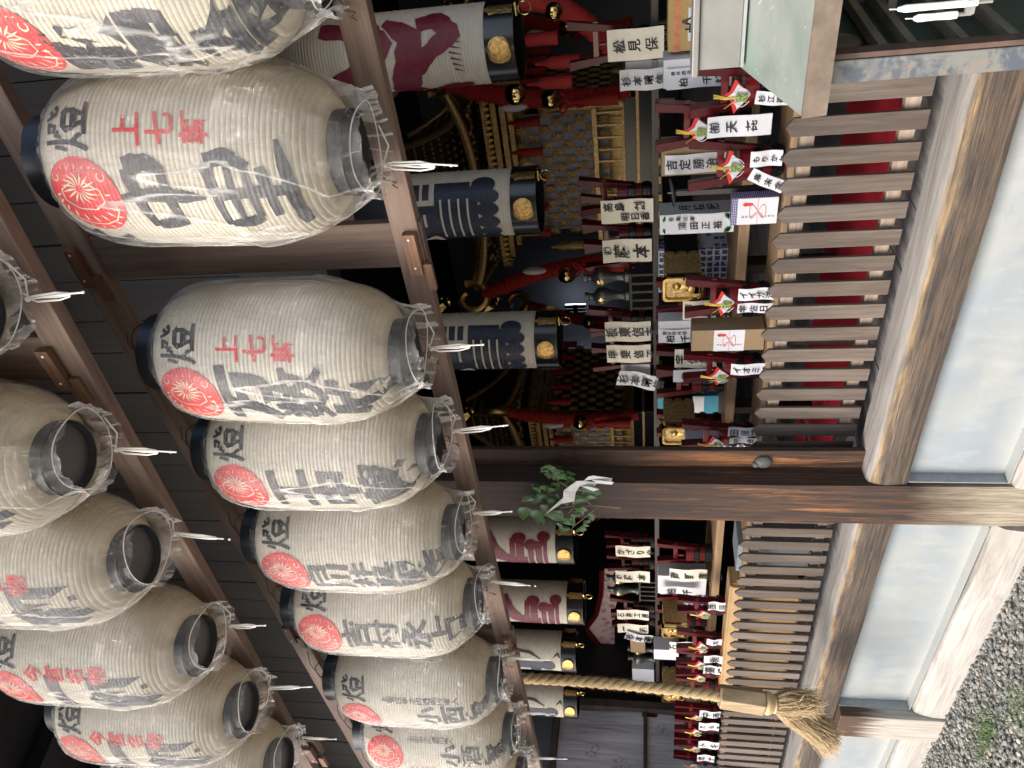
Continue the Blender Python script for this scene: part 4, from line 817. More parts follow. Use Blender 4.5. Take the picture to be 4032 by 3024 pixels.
xv = at(2380, 2295, Y=1.06)[0]; sanbo('dark slatted stand under the far pair of flasks', xv, 1.06, .24); flask('grey metal flask past the pillar, upper of its pair', 2370, 2272, 1.06, .95, 1.598); flask('grey metal flask past the pillar, lower of its pair', 2370, 2318, 1.06, .95, 1.598)
xv = at(2450, 2570, Y=1.06)[0]; flask('grey metal flask above the rope, upper of its pair', 2450, 2552, 1.06, .9, 1.487); flask('grey metal flask above the rope, lower of its pair', 2450, 2588, 1.06, .9, 1.487)
# interior festival lanterns
RI = .125
def ilantern(label, x, zr, shapes, yaw, R=RI, h_=.72, ringh=.095):
    Y = .45; L = root('festival_lantern', label, 'lantern', (x, Y, zr), 'straight festival lanterns hanging inside'); b = B(); n = 64
    prof = [(R-.006, 0)]+[(R*(1-.10*(i/60)**2.5 if False else 1)*(1 if i < 50 else 1-.004*(i-50)**1.6)-.0014*(i % 2), h_*i/60) for i in range(61)]
    b.lathe(prof, n, cap=False); b.build('paper_body', 'paper2', L, smooth=True, world=False)
    b = B(); b.lathe([(R+.001, -ringh), (R+.004, -ringh), (R+.004, .0), (R-.004, .0), (R-.006, -ringh), (R+.001, -ringh)], 64, cap=False); rg = b.build('black_ring', 'lacq', L, smooth=True, world=False)
    rf = lambda z: R
    for dth in (0, 120, 240, -62, 58):
        m = B(); a = rad(yaw+dth)
        if dth in (0, 120, 240):
            for k, (ox, rr_, rx) in enumerate(((-.014, .034, .62), (-.004, .034, .62), (.012, .032, .8))):
                V = np.array([(0, 0)]+[(ox+rr_*rx*math.cos(q), rr_*math.sin(q)) for q in np.linspace(0, 2*math.pi, 25)[:-1]]); wrapdecal(m, V, [(0, i+1, (i+1) % 24+1) for i in range(24)], yaw+dth, -ringh/2, 1, 1, .006+.004*k, rf=rf)
                V2 = [(ox+rr_*rx*math.cos(q), rr_*math.sin(q)) for q in np.linspace(0, 2*math.pi, 26)]; aa = [rad(yaw+dth)+vx/R for vx, _ in V2]; m.tube([((R+.006+.004*k)*math.sin(q), -(R+.006+.004*k)*math.cos(q), -ringh/2+v2[1]) for q, v2 in zip(aa, V2)], .0028, 5)
            m.build('crest_boss', 'gold', rg, world=False)
        else:
            V = np.array([(-.018, -.042), (.018, -.042), (.018, .02), (.022, .03), (.012, .036), (.008, .044), (0, .05), (-.008, .044), (-.012, .036), (-.022, .03), (-.018, .02)]); wrapdecal(m, V, [tuple(range(11))], yaw+dth, -ringh/2-.002, 1, 1, .0065, rf=rf); m.build('gold_fitting', 'gold', rg, world=False)
    b = B()
    a = rad(yaw+58)
    for q in range(5): b.sphere((R*math.sin(a)+.008*(q-2), -R*math.cos(a), -ringh-.006), .006, 8, 6)
    c0 = Vector((R*math.sin(a), -R*math.cos(a), -ringh-.035)); b.tube([c0+Vector((.02*math.cos(q), 0, .02*math.sin(q))) for q in np.linspace(0, 2*math.pi, 20)[:-1]], .002, 5, closed=True); b.build('pull_ring', 'goldp', rg, world=False)
    for matk, sl in shapes:
        m = B()
        for k, s in enumerate(sl):
            if s[0] == 'b': V = np.array([(s[1], s[3]), (s[2], s[3]), (s[2], s[4]), (s[1], s[4])]); Fc = [(0, 1, 2, 3)]
            elif s[0] == 'e': V = np.array([(s[1]+s[3]*math.cos(q), s[2]+s[4]*math.sin(q)) for q in np.linspace(0, 2*math.pi, 25)[:-1]]); Fc = [tuple(range(24))]
            else: V, Fc = stroke(s[1], s[2], k)
            base = .0016 if matk != 'paper2' else .0045; wrapdecal(m, V, Fc, yaw, 0, 1, 1, base+.00008*k, rf=rf, step=.02)
        m.build('painted_mark' if matk != 'paper2' else 'reserve_mark', matk, L, world=False)
    return L
# painted shapes, metres: x right from centre, z up from the ring
NAVY = [('navy', [('b', -.15, .115, .15, .285), ('b', -.15, .095, .12, .152), ('e', .10, .10, .035, .045), ('e', .055, .085, .028, .045), ('e', .008, .085, .026, .042), ('e', -.04, .085, .026, .042), ('e', -.088, .083, .026, .04), ('e', -.13, .085, .022, .04), ('b', -.15, .03, .285, .38), ('b', .05, .112, .305, .33), ('b', .05, .112, .342, .368), ('b', .05, .112, .38, .405), ('b', -.15, .07, .38, .46), ('b', -.02, .11, .46, .60)]),
        ('paper2', [('b', -.11, .05, .154, .162), ('b', -.11, .05, .188, .196), ('b', -.11, .05, .222, .230), ('b', -.11, .05, .256, .264), ('b', -.05, .0, .32, .33), ('s', [(-.14, .36), (-.11, .30), (-.15, .28)], [.004, .03, .02])])]
CR0 = [('crim', [('s', [(.11, .55), (.09, .40), (.05, .34), (-.02, .40), (-.06, .52)], [.05, .07, .08, .07, .04]), ('s', [(.12, .33), (.06, .24), (-.03, .26), (-.12, .29), (-.19, .27)], [.03, .08, .09, .10, .12]), ('s', [(.10, .22), (.115, .15), (.06, .11), (.02, .17), (-.03, .24)], [.05, .06, .07, .05, .08]), ('s', [(-.20, .2), (-.14, .12), (-.12, .06)], [.10, .07, .02]), ('e', .125, .40, .018, .03), ('e', .10, .37, .02, .028), ('s', [(-.02, .45), (-.1, .42), (-.2, .45)], [.06, .1, .12])])]
for k in range(6): CR0[0][1].append(('s', [(.045-.018*k, .125-.004*k), (.035-.018*k, .075)], [.007, .002]))
CR1 = [('crim', [('b', -.15, .10, .045, .085), ('e', .10, .065, .03, .035), ('b', -.15, .075, .085, .11), ('b', -.15, .06, .12, .15), ('e', .055, .135, .03, .035), ('b', -.15, -.02, .13, .22), ('e', .09, .20, .03, .04), ('b', -.03, .09, .17, .215), ('b', .0, .09, .22, .25), ('b', -.14, .0, .22, .26), ('s', [(.1, .40), (.02, .34), (-.05, .26), (-.14, .22)], [.10, .08, .06, .02])]),
       ('paper2', [('b', -.13, .05, .066, .072), ('b', -.13, .02, .108, .113), ('b', -.13, .02, .148, .153)])]
for k in range(6): CR1[0][1].append(('s', [(.115-.016*k, .355+.004*k), (.12-.016*k, .395+.006*k)], [.010, .002]))
NV5 = [('navy', [('e', -.02, .085, .04, .05), ('b', -.05, .01, .08, .30), ('b', -.17, .0, .13, .20), ('e', -.12, .08, .05, .04)]), ('ink', [('s', [(.09, .35), (.07, .2), (.03, .13)], [.012, .02, .006]), ('s', [(.04, .05), (.07, .02), (.04, .005)], [.004, .016, .004])])]
il = [((20, 320), 1934, CR0, 6, 'crimson painted straight lantern at the top edge'), ((663, 925), 2030, NAVY, 14, 'navy painted straight lantern, larger of the two in the near bay'), ((1232, 1440), 2120, NAVY, 16, 'navy painted straight lantern, smaller of the two in the near bay'),
      ((2043, 2210), 2197, CR1, 14, 'crimson painted straight lantern touching the pillar in the far bay'), ((2290, 2453), 2239, CR1, 16, 'crimson painted straight lantern second past the pillar'), ((2492, 2633), 2216, NV5, 20, 'pale lantern with a navy figure above the rope'), ((2693, 2806), 2225, NV5, 22, 'pale lantern with a navy figure below the rope')]
for (a, b_), pz, sh, yw, lab in il:
    c = at(pz, (a+b_)/2, Y=.45); ilantern(lab, c[0], c[2], sh, yw)
# ------------------------------------------------------------------ portable shrines
def mikoshi(label, cx, cy):
    m = root('portable_shrine', label, 'portable shrine', (cx, cy, .62), 'gilded portable shrines'); PZ = .62+(1.362-.62)/1.12
    b = B(); b.box((cx, cy, 1.05), (1.2, 1.2, .36)); b.build('trestle', 'dull', m)
    b = B(); b.box((cx, cy, 1.31), (1.24, 1.24, .14)); b.box((cx, cy, 1.42), (1.12, 1.12, .08)); b.box((cx, cy, 1.5), (1.0, 1.0, .08)); bs = b.build('base', 'lacq', m, bevel=.004)
    b = B()
    for z, s_ in ((1.375, 1.26), (1.462, 1.14), (1.545, 1.02)):
        for q in (-1, 1): b.box((cx, cy+q*s_/2, z), (s_+.01, .012, .016)).box((cx+q*s_/2, cy, z), (.012, s_-.01, .016))
    for k in range(9):
        x = cx-.5+.125*k; b.box((x, cy-.627, 1.31), (.05, .008, .09))
        b.box((cx+.627, cy-.5+.125*k, 1.31), (.008, .05, .09))
    b.build('gold_trim', 'goldd', bs)
    for s_ in (-1, 1):
        x = cx+s_*.435; pf = B(); pf.box((x, cy-.02, PZ), (.10, 4.94, .13)); po = pf.build('carrying_pole', 'lacq', m, bevel=.004)
        y0 = cy-2.50; sl = B(); sl.box((x, y0+.09, PZ), (.106, .18, .136)); 
        for q in (-1, 0, 1): sl.lathe([(.02, 0), (.02, .003)], 12, (x+q*.032, y0+.185, PZ+.066)); sl.sphere((x+.053, y0+.19, PZ+q*.045), .022, 10, 6, (.12, 1, 1))
        sl.build('pole_fitting', 'goldd', po)
        cp = B(); w2, h2 = .062, .079; P = [(-w2, -h2), (w2, -h2), (w2, h2), (-w2, h2)]
        def rr(w3, h3, y, n=6, r=.016): return [(x+sx*(w3-r)+r*math.cos(a), y, PZ+sz*(h3-r)+r*math.sin(a)) for sx, sz, a0 in ((1, 1, 0), (-1, 1, 90), (-1, -1, 180), (1, -1, 270)) for a in (rad(a0+90*i/(n-1)) for i in range(n))]
        lay = [rr(w2-.004, h2-.004, y0+.03), rr(w2, h2, y0+.0), rr(w2-.004, h2-.004, y0-.014), rr(w2-.013, h2-.013, y0-.014), rr(w2-.022, h2-.024, y0+.018)]; n = 24
        cp.add(sum(lay, []), [(i*n+j, i*n+(j+1) % n, (i+1)*n+(j+1) % n, (i+1)*n+j) for i in range(4) for j in range(n)]+[tuple(range(4*n, 5*n))]); cpo = cp.build('pole_cap', 'goldp', po, smooth=True)
        rl_ = B(); rl_.sphere((x+.0, y0+.008, PZ-.007), .026, 14, 10, (.8, .5, 1.1)); rl_.sphere((x+.012, y0+.0, PZ+.023), .016, 12, 8); rl_.sphere((x-.008, y0+.004, PZ-.03), .018, 12, 8, (1.2, .5, .9)); rl_.sphere((x-.018, y0+.004, PZ+.008), .012, 10, 8, (.7, .5, 1.8)); rl_.box((x, y0+.008, PZ-.05), (.06, .016, .02))
        for q in range(5): rl_.sphere((x+.012+.012*math.cos(q*1.2), y0-.004, PZ+.026+.011*math.sin(q*1.2)), .005, 6, 5)
        rl_.build('relief', 'gold', cpo, smooth=True)
    b = B(); b.box((cx, cy, 1.85), (.66, .66, .62)); b.build('body', 'goldd', m)
    for sx in (-1, 1):
        for sy in (-1, 1): b = B(); b.lathe([(.03, 0), (.036, .02), (.03, .05), (.03, .58), (.038, .62), (.03, .65)], 14, (cx+sx*.36, cy+sy*.36, 1.55)); b.build('corner_column', 'goldd', m, smooth=True)
    # hanging net of florets on four sides
    for side in range(4):
        fb = B(); gb = B(); R_ = Matrix.Rotation(rad(90*side), 3, 'Z')
        for i in range(9):
            for j in range(8):
                xx = -.42+.105*i+(.0525 if j % 2 else 0); z = 2.13-.068*j
                if abs(xx) > .45: continue
                o_ = R_@Vector((xx, -.47-.01*math.sin(i), 0)); n8 = 8
                ring = [R_@Vector((xx+(.038 if q % 2 == 0 else .024)*math.cos(q*math.pi/n8), -.475, 0))+Vector((cx, cy, z+(.044 if q % 2 == 0 else .028)*math.sin(q*math.pi/n8))) for q in range(2*n8)]
                ctr = R_@Vector((xx, -.487, 0))+Vector((cx, cy, z)); fb.add([ctr]+ring, [(0, q+1, (q+1) % 16+1) for q in range(16)])
                for dx in (-.0525, .0525):
                    p0 = R_@Vector((xx, -.474, 0))+Vector((cx, cy, z)); p1 = R_@Vector((xx+dx, -.474, 0))+Vector((cx, cy, z-.068)); fb.tube([p0, p1], .0015, 4)
        fb.build('floret_net', 'goldd', m)
        c1 = R_@Vector((0, -.455, 0)); gb.box((cx+c1.x, cy+c1.y, 1.88), (.84, .006, .5) if side % 2 == 0 else (.006, .84, .5)); gb.build('net_backing', 'gauze' if side == 0 else 'dull', m)
    b = B()
    for k, (s_, z) in enumerate(((.86, 2.19), (.98, 2.225), (1.1, 2.265), (1.2, 2.31))):
        for q in (-1, 1): b.box((cx, cy+q*s_/2, z), (s_+.03, .03, .032)).box((cx+q*s_/2, cy, z), (.03, s_-.03, .032))
    b.build('eaves_beam', 'goldd', m, bevel=.002)
    b = B()
    for q in range(30):
        xx = -.58+.04*q
        for sx, sy in ((xx, -.62), (xx, .62)): b.box((cx+sx, cy+sy, 2.29), (.018, .02, .03))
        for sx, sy in ((-.62, xx), (.62, xx)): b.box((cx+sx, cy+sy, 2.29), (.02, .018, .03))
    b.build('rafter_end', 'gold', m)['kind'] = 'stuff'
    # concave roof
    n, k = 12, 14; V = []
    def rs(t_): return .70*(1-t_)**1.0*(1-.25*t_)+.10*t_, 2.34+.62*t_**1.75+.07*(1-t_)**6
    b = B()
    for i in range(k+1):
        s_, z = rs(i/k)
        for sd_ in range(4):
            for j in range(n):
                u = -1+2*j/n; lift = .10*abs(u)**3*(1-i/k)**2; p = Matrix.Rotation(rad(90*sd_), 3, 'Z')@Vector((u*s_, -s_*(1-.06*(1-abs(u))*(1-i/k)), 0)); V.append((cx+p.x, cy+p.y, z+lift))
    nn = 4*n; b.add(V, [(i*nn+j, i*nn+(j+1) % nn, (i+1)*nn+(j+1) % nn, (i+1)*nn+j) for i in range(k) for j in range(nn)]+[tuple(range(k*nn, k*nn+nn))]); rf = b.build('roof', 'roofg', m, smooth=True)
    b = B()
    for i in range(1, k):
        s_, z = rs(i/k)
        for sd_ in range(4):
            for j in range(-5, 6):
                u = (j+(.5 if i % 2 else 0))/5.6
                if abs(u) > .93: continue
                p = Matrix.Rotation(rad(90*sd_), 3, 'Z')@Vector((u*s_, -s_*1.0-.002, 0)); b.sphere((cx+p.x, cy+p.y, z+.004), .017*(1-.4*i/k), 7, 5, (1, 1, .7))
    b.build('roof_ornament', 'goldd', rf)['kind'] = 'stuff'
    b = B()
    for sx in (-1, 1):
        for sy in (-1, 1):
            P = [];
            for i in range(k+1): s_, z = rs(1-i/k); P.append((cx+sx*s_, cy+sy*s_, z+.02+(.10*(i/k)**2)))
            b.tube(P, [.022+.01*i/k for i in range(k+1)], 8)
    P = []
    for sd_ in range(4):
        for j in range(n): u = -1+2*j/n; p = Matrix.Rotation(rad(90*sd_), 3, 'Z')@Vector((u*.715, -.715*(1-.06*(1-abs(u))), 0)); P.append((cx+p.x, cy+p.y, 2.40+.10*abs(u)**3))
    b.tube(P, .024, 8, closed=True); b.build('roof_edge', 'goldd', rf, smooth=True)
    for sx in (-1, 1):
        for sy in (-1, 1):
            sb = B(); d = Vector((sx, sy, 0)).normalized(); P = []; Rr = []
            for q in np.linspace(0, 1, 22): a = -1.9+q*5.9; rr2 = .12*(1-.55*q); P.append(Vector((cx+sx*.70, cy+sy*.70, 2.54))+d*(rr2*math.sin(a)+.10)+Vector((0, 0, -rr2*math.cos(a)))); Rr.append(.036*(1-.25*q))
            sb.tube(P, Rr, 10); sc_ = sb.build('corner_scroll', 'gold', m, smooth=True)
            bb = B(); c0 = Vector((cx+sx*.70, cy+sy*.70, 2.54))+d*.12+Vector((0, 0, .16)); bb.sphere(c0, .03, 12, 8, (1.5, .9, 1)); bb.sphere(c0+Vector((.045, -.01, .035)), .017, 10, 8)
            for w2 in (-1, 1): bb.add([c0+Vector((0, 0, .01)), c0+Vector((-.02, w2*.05, .09)), c0+Vector((-.07, w2*.09, .12)), c0+Vector((-.06, w2*.05, .04)), c0+Vector((-.03, 0, .0))], [(0, 1, 2, 3, 4)])
            bb.add([c0+Vector((-.03, 0, .01)), c0+Vector((-.10, -.03, .06)), c0+Vector((-.13, 0, .09)), c0+Vector((-.10, .03, .05))], [(0, 1, 2, 3)]); bb.build('gilt_bird', 'goldp', m)
            # red rope from the scroll to the base, wrapped, with bell and tassels
            rp = B(); top = Vector((cx+sx*.76, cy+sy*.76, 2.46)); bot = Vector((cx+sx*.60, cy+sy*.64, 1.50)); mid = (top+bot)/2+Vector((-sx*.16, -sy*.03, -.02)); P = []
            for q in np.linspace(0, 1, 92): p = top*(1-q)**2+mid*2*q*(1-q)+bot*q*q; P.append(p)
            rp.tube(P, [.050+.007*(i % 2)-(.012 if i > 72 or i < 10 else 0) for i in range(92)], 14); P = P[::2]; rp.build('wrapped_rope', 'cord', m)
            bl = B(); q = P[24]; bl.sphere(q+Vector((sx*.02, -.065, -.03)), .058, 20, 14); bl.build('bell', 'goldp', m, smooth=True)
            kb = B(); q = P[30]+Vector((0, -.055, 0))
            for a0 in (40, 140, 250): kb.tube([q+Vector((.075*math.sin(t2)*math.cos(rad(a0)+(t2-1.57)*.3), -.01, .075*math.sin(t2)*math.sin(rad(a0)+(t2-1.57)*.3))) for t2 in np.linspace(0, 3.14, 12)], .008, 6)
            kb.tube([q, q+Vector((0, 0, -.08)), q+Vector((0, 0, -.11))], [.012, .02, .03], 12); kb.tube([q+Vector((0, 0, -.11)), q+Vector((0, 0, -.2)), q+Vector((0, 0, -.26))], [.032, .036, .038], 14); kb.build('tassel', 'cord', m, smooth=True)
            cb = B(); cb.sphere(P[16]+Vector((-sx*.05, -.03, 0)), .045, 12, 8, (.6, .8, 1.7)); cb.build('white_wrap', 'white', m, smooth=True)
    for sd_ in (0, 1):
        for xx in (-.4, -.2, 0, .2, .4):
            kb = B(); p = Matrix.Rotation(rad(90*sd_), 3, 'Z')@Vector((xx, -.53, 0)); q = Vector((cx+p.x, cy+p.y, 2.20)); kb.tube([q, q+Vector((0, 0, -.04)), q+Vector((0, 0, -.06)), q+Vector((0, 0, -.19))], [.008, .014, .026, .03], 10); kb.build('tassel', 'cord', m, smooth=True)
    b = B()
    for sx in (-1, 1):
        b.lathe([(.045, 0), (.045, .12), (.03, .14), (.035, .17), (.035, .3), (.042, .32), (.028, .36), (.036, .4), (.02, .43), (.012, .47)], 16, (cx+sx*.5, cy-.56, 1.54))
        for q in range(5): b.box((cx+sx*(.12+.08*q), cy-.56, 1.62), (.012, .012, .14))
    b.box((cx, cy-.56, 1.70), (1.0, .02, .025)); b.build('balustrade', 'goldd', m, smooth=True)
    m.scale = (1, 1, 1.12)
    return m
mikoshi('gilded portable shrine with red ropes filling the near bay', -2.32, 3.10); mikoshi('gilded portable shrine with red ropes behind the pillar', -4.98, 3.10)
# loose red ropes and bell high at the top edge, part of a third decoration
r = root('rope_ornament', 'wrapped red rope with brass bells hanging at the top edge', 'ornament', (-.95, 1.2, 1.5)); P = [Vector((-.86+.10*math.sin(q*3)-.25*q, 1.2, 2.12-.5*q)) for q in np.linspace(0, 1, 34)]; b = B(); b.tube(P, [.04+.005*(i % 2) for i in range(34)], 12); b.build('wrapped_rope', 'cord', r, smooth=True)
b = B(); p = at(2180, 45, Y=1.1); b.sphere(p, .036, 18, 12); b.build('bell', 'goldp', r, smooth=True); b = B(); p = at(2030, 370, Y=1.3); b.sphere(p, .05, 18, 12); b.build('bell', 'goldp', r, smooth=True)
for (px, py) in ((2150, 250), (2060, 160), (2120, 330)):
    b = B(); q = Vector(at(px, py, Y=1.25)); b.tube([q+Vector((0, 0, .05)), q, q+Vector((0, 0, -.02)), q+Vector((0, 0, -.15))], [.006, .012, .026, .03], 12); b.build('tassel', 'cord', r, smooth=True)
# latticed window and flower cloth
for lab, px0, px1, py0, py1 in (('small bright latticed window behind the white slip', 2250, 2400, 1475, 1545), ('small bright latticed window between the lantern and the bell', 2225, 2310, 1200, 1260)):
    a, c = at(px0, py0, Y=5.0), at(px1, py1, Y=5.0); r = root('lattice_window', lab, 'window', (a[0], 5.0, c[2]), 'daylit lattice windows'); b = B(); b.box(((a[0]+c[0])/2, 5.01, (a[2]+c[2])/2), (abs(a[0]-c[0]), .01, abs(a[2]-c[2]))); b.build('pane', 'win', r)
    b = B()
    for k in range(5): b.box((a[0]+(c[0]-a[0])*(k+.5)/5, 4.99, (a[2]+c[2])/2), (abs(a[0]-c[0])*.15, .02, abs(a[2]-c[2])*1.02))
    b.box(((a[0]+c[0])/2, 4.98, (a[2]+c[2])/2), (abs(a[0]-c[0])*1.05, .02, .05)); b.build('lattice', 'dull', r)
a = at(2300, 2460, Y=1.5); r = root('cloth_screen', 'flower print cloth with a curved dark edge in the far bay', 'cloth', tuple(a)); P2 = [at(*q, Y=1.5) for q in ((2312, 2475), (2350, 2420), (2368, 2340), (2372, 2240), (2470, 2240), (2420, 2400), (2420, 2560), (2378, 2555), (2340, 2510))]
b = B(); n = len(P2); b.add([tuple(q) for q in P2]+[(q[0], q[1]+.01, q[2]) for q in P2], [tuple(range(n)), tuple(range(n, 2*n))[::-1]]+[(i, (i+1) % n, n+(i+1) % n, n+i) for i in range(n)]); b.build('cloth', 'flower', r)
b = B(); b.tube([at(*q, Y=1.49) for q in ((2370, 2240), (2366, 2340), (2348, 2420), (2308, 2475), (2336, 2512), (2374, 2560))], .022, 8); b.build('edge', 'redlac', r, smooth=True)
# ------------------------------------------------------------------ bell rope
Yr = -.3; r = root('bell_rope', 'thick twisted hemp rope with a wooden grip and frayed tassel', 'rope', tuple(at(2832, 2741, Y=Yr)))
cl = [Vector(at(*q, Y=Yr)) for q in ((1400, 2650), (2058, 2671), (2276, 2682), (2464, 2697), (2700, 2723), (2850, 2744))]
for s_ in range(3):
    P = []; N = 260
    for i in range(N):
        t_ = i/(N-1)*(len(cl)-1); k = min(int(t_), len(cl)-2); p = cl[k].lerp(cl[k+1], t_-k); a = -p.z*2*math.pi/.135*1.0+s_*2.094; P.append(p+Vector((.0125*math.cos(a), .0125*math.sin(a), 0)))
    b = B(); b.tube(P, [.0145+.0008*noise.noise(Vector((i*.3, s_, 0))) for i in range(N)], 10); so = b.build('strand', 'rope', r, smooth=True)
b = B()
for _ in range(900):
    i = rng.integers(0, 240)/240*(len(cl)-1); k = min(int(i), len(cl)-2); p = cl[k].lerp(cl[k+1], i-k); a = rng.uniform(0, 6.28); o_ = Vector((math.cos(a), math.sin(a), 0)); l = rng.uniform(.004, .011)
    b.tube([p+o_*.024, p+o_*(.027+l)+Vector((0, 0, rng.uniform(-.012, .012)))], .0004, 3, cap=False)
b.build('loose_fibre', 'hemp', r)
g0, g1 = Vector(at(2832, 2741, Y=Yr)), Vector(at(3005, 2766, Y=Yr)); ax = (g1-g0).normalized(); u = ax.orthogonal().normalized(); v2 = ax.cross(u); b = B(); n = 6
V = [g+(u*math.cos(a)+v2*math.sin(a))*rr3 for g, rr3 in ((g0, .054), (g0+ax*.004, .058), (g1-ax*.004, .062), (g1, .058)) for a in (math.pi/6+2*math.pi*j/n for j in range(n))]
b.add(V, [(i*n+j, i*n+(j+1) % n, (i+1)*n+(j+1) % n, (i+1)*n+j) for i in range(3) for j in range(n)]+[tuple(range(n))[::-1], tuple(range(3*n, 4*n))]); b.build('grip', 'handle', r, bevel=.003)
g2 = Vector(at(3050, 2772, Y=Yr)); b = B(); b.tube([g1.lerp(g2, q) for q in np.linspace(0, 1, 9)], [.038, .05, .055, .055, .053, .05, .046, .043, .046], 18); b.build('collar', plain('coiled hemp collar', (.50, .37, .2), .6, var=.2, vs=80, bump=.4), r, smooth=True)
b = B()
tip = Vector(at(3262, 2905, Y=Yr-.05)); side = Vector(at(3150, 2760, Y=Yr-.02))
for _ in range(3600):
    a = rng.uniform(0, 6.28); q = rng.random()**.5; o_ = (u*math.cos(a)+v2*math.sin(a)); s0 = g2+o_*.036*q; sp_ = rng.normal(0, .018, 3)
    if rng.random() < .8: e0 = tip+Vector((rng.normal(0, .034), rng.normal(0, .034), rng.normal(0, .022))); m1 = g2.lerp(tip, .4)+o_*.062*q+Vector(sp_)*.5
    else: e0 = side+Vector((rng.normal(-.02, .03), rng.normal(0, .03), rng.normal(-.05, .03))); m1 = g2+Vector((.02, 0, -.07))+o_*.08*q+Vector(sp_)
    P = [s0*(1-t_)**2+m1*2*t_*(1-t_)+e0*t_*t_+Vector(sp_)*.15*math.sin(t_*5) for t_ in np.linspace(0, 1, 7)]; b.tube(P, .0011, 3, cap=False)
b.build('tassel', 'hemp', r)
# ------------------------------------------------------------------ evergreen sprig with paper streamer on the pillar
r = root('evergreen_sprig', 'leafy evergreen sprig fixed to the pillar front', 'sprig', tuple(at(2300, 1990, Y=-.05))); Ys = -.06
def sp2(x_, y_, d=0.): return Vector(at(2050+x_/4.74, 1800+y_/4.74, Y=Ys+d))
b = B(); stems = [[(1865, 955), (1440, 910), (1020, 905), (640, 970)], [(1310, 890), (1140, 720), (880, 560), (660, 420), (430, 300)], [(1440, 930), (1180, 1140), (1000, 1280), (960, 1330)], [(1000, 930), (860, 1080), (720, 1260)], [(880, 900), (620, 720), (400, 650)], [(640, 1020), (350, 930), (90, 890)], [(640, 970), (500, 1000)]]
for s_ in stems: b.tube([sp2(*q, d=-.004*i) for i, q in enumerate(s_)], [.0026*(1-.12*i) for i in range(len(s_))], 6)
b.build('twig', 'twig', r, smooth=True)
leaves = [(520, 250, 25, 250), (700, 320, 170, 380), (540, 360, 100, 130), (860, 380, 150, 330), (910, 480, 60, 150), (250, 580, 50, 170), (330, 600, 120, 150), (490, 600, 110, 150), (650, 570, 95, 240), (150, 810, 155, 240), (350, 800, 145, 320), (530, 830, 100, 190), (50, 1060, 100, 320), (300, 1120, 85, 340), (620, 1140, 30, 330), (700, 1060, 40, 190), (1080, 1030, 60, 220), (900, 1200, 160, 200), (820, 1350, 10, 170), (720, 1280, 60, 140), (1130, 1370, 0, 160), (1340, 1130, 90, 150), (1290, 660, 5, 320), (1130, 600, 150, 150), (1330, 740, 165, 200), (1060, 820, 130, 250), (900, 850, 110, 150), (480, 1080, 60, 200), (1240, 1230, 150, 150), (430, 960, 95, 200), (660, 780, 100, 190), (1000, 1110, 170, 120), (860, 540, 30, 130), (970, 1240, 80, 160)]
lb = B()
rl2_ = random.Random(4); leaves += [(x_+rl2_.randint(-90, 90), y_+rl2_.randint(-90, 90), an+rl2_.randint(-60, 60), L_*.85) for x_, y_, an, L_ in leaves]
for k, (x_, y_, an, L_) in enumerate(leaves):
    c = sp2(x_, y_, -.02-.03*random.random()); Lm = L_/4.74*2.9/F*1.55; a = rad(an+180)
    # photo x = down, photo y = left
    d = Vector((-math.sin(a)*1.25, random.uniform(-.3, .1), -math.cos(a))).normalized(); w2 = d.cross(Vector((0, -1, random.uniform(-.3, .3)))).normalized(); nrm = d.cross(w2); N = 8; V = []
    for i in range(N+1):
        t_ = i/N; ww = .40*Lm*math.sin(math.pi*min(1, t_**.8))**.8*.62+.0004; base = c+d*Lm*(t_-.5)+nrm*Lm*.12*math.sin(t_*3)
        V += [base-w2*ww+nrm*ww*.25, base, base+w2*ww+nrm*ww*.25]
    lb.add(V, [(i*3+j, i*3+j+1, i*3+j+4, i*3+j+3) for i in range(N) for j in (0, 1)])
lb.build('leaf', 'leaf', r, smooth=True)
r = root('paper_streamer', 'white zigzag paper streamer hanging in front of the sprig', 'paper streamer', tuple(sp2(900, 800, -.03))); b = B()
for k, poly in enumerate([[(465, 1065), (540, 985), (790, 760), (1000, 825), (760, 870), (640, 950)], [(790, 765), (805, 625), (900, 550), (1100, 545), (1030, 650), (1000, 825)], [(900, 550), (1050, 445), (1200, 445), (1440, 480), (1365, 555), (1120, 545)], [(1120, 545), (1250, 545), (1465, 600), (1360, 640), (1200, 570)], [(1180, 440), (1260, 365), (1350, 345), (1715, 395), (1690, 455), (1320, 420)], [(1320, 420), (1735, 465), (1705, 515), (1430, 490)]]):
    P = [sp2(*q, d=-.05-.004*k-.01*math.sin(i*1.3)) for i, q in enumerate(poly)]; n = len(P); b.add(P+[q+Vector((0, .0006, 0)) for q in P], [tuple(range(n)), tuple(range(n, 2*n))[::-1]])
b.build('paper', 'white', r)
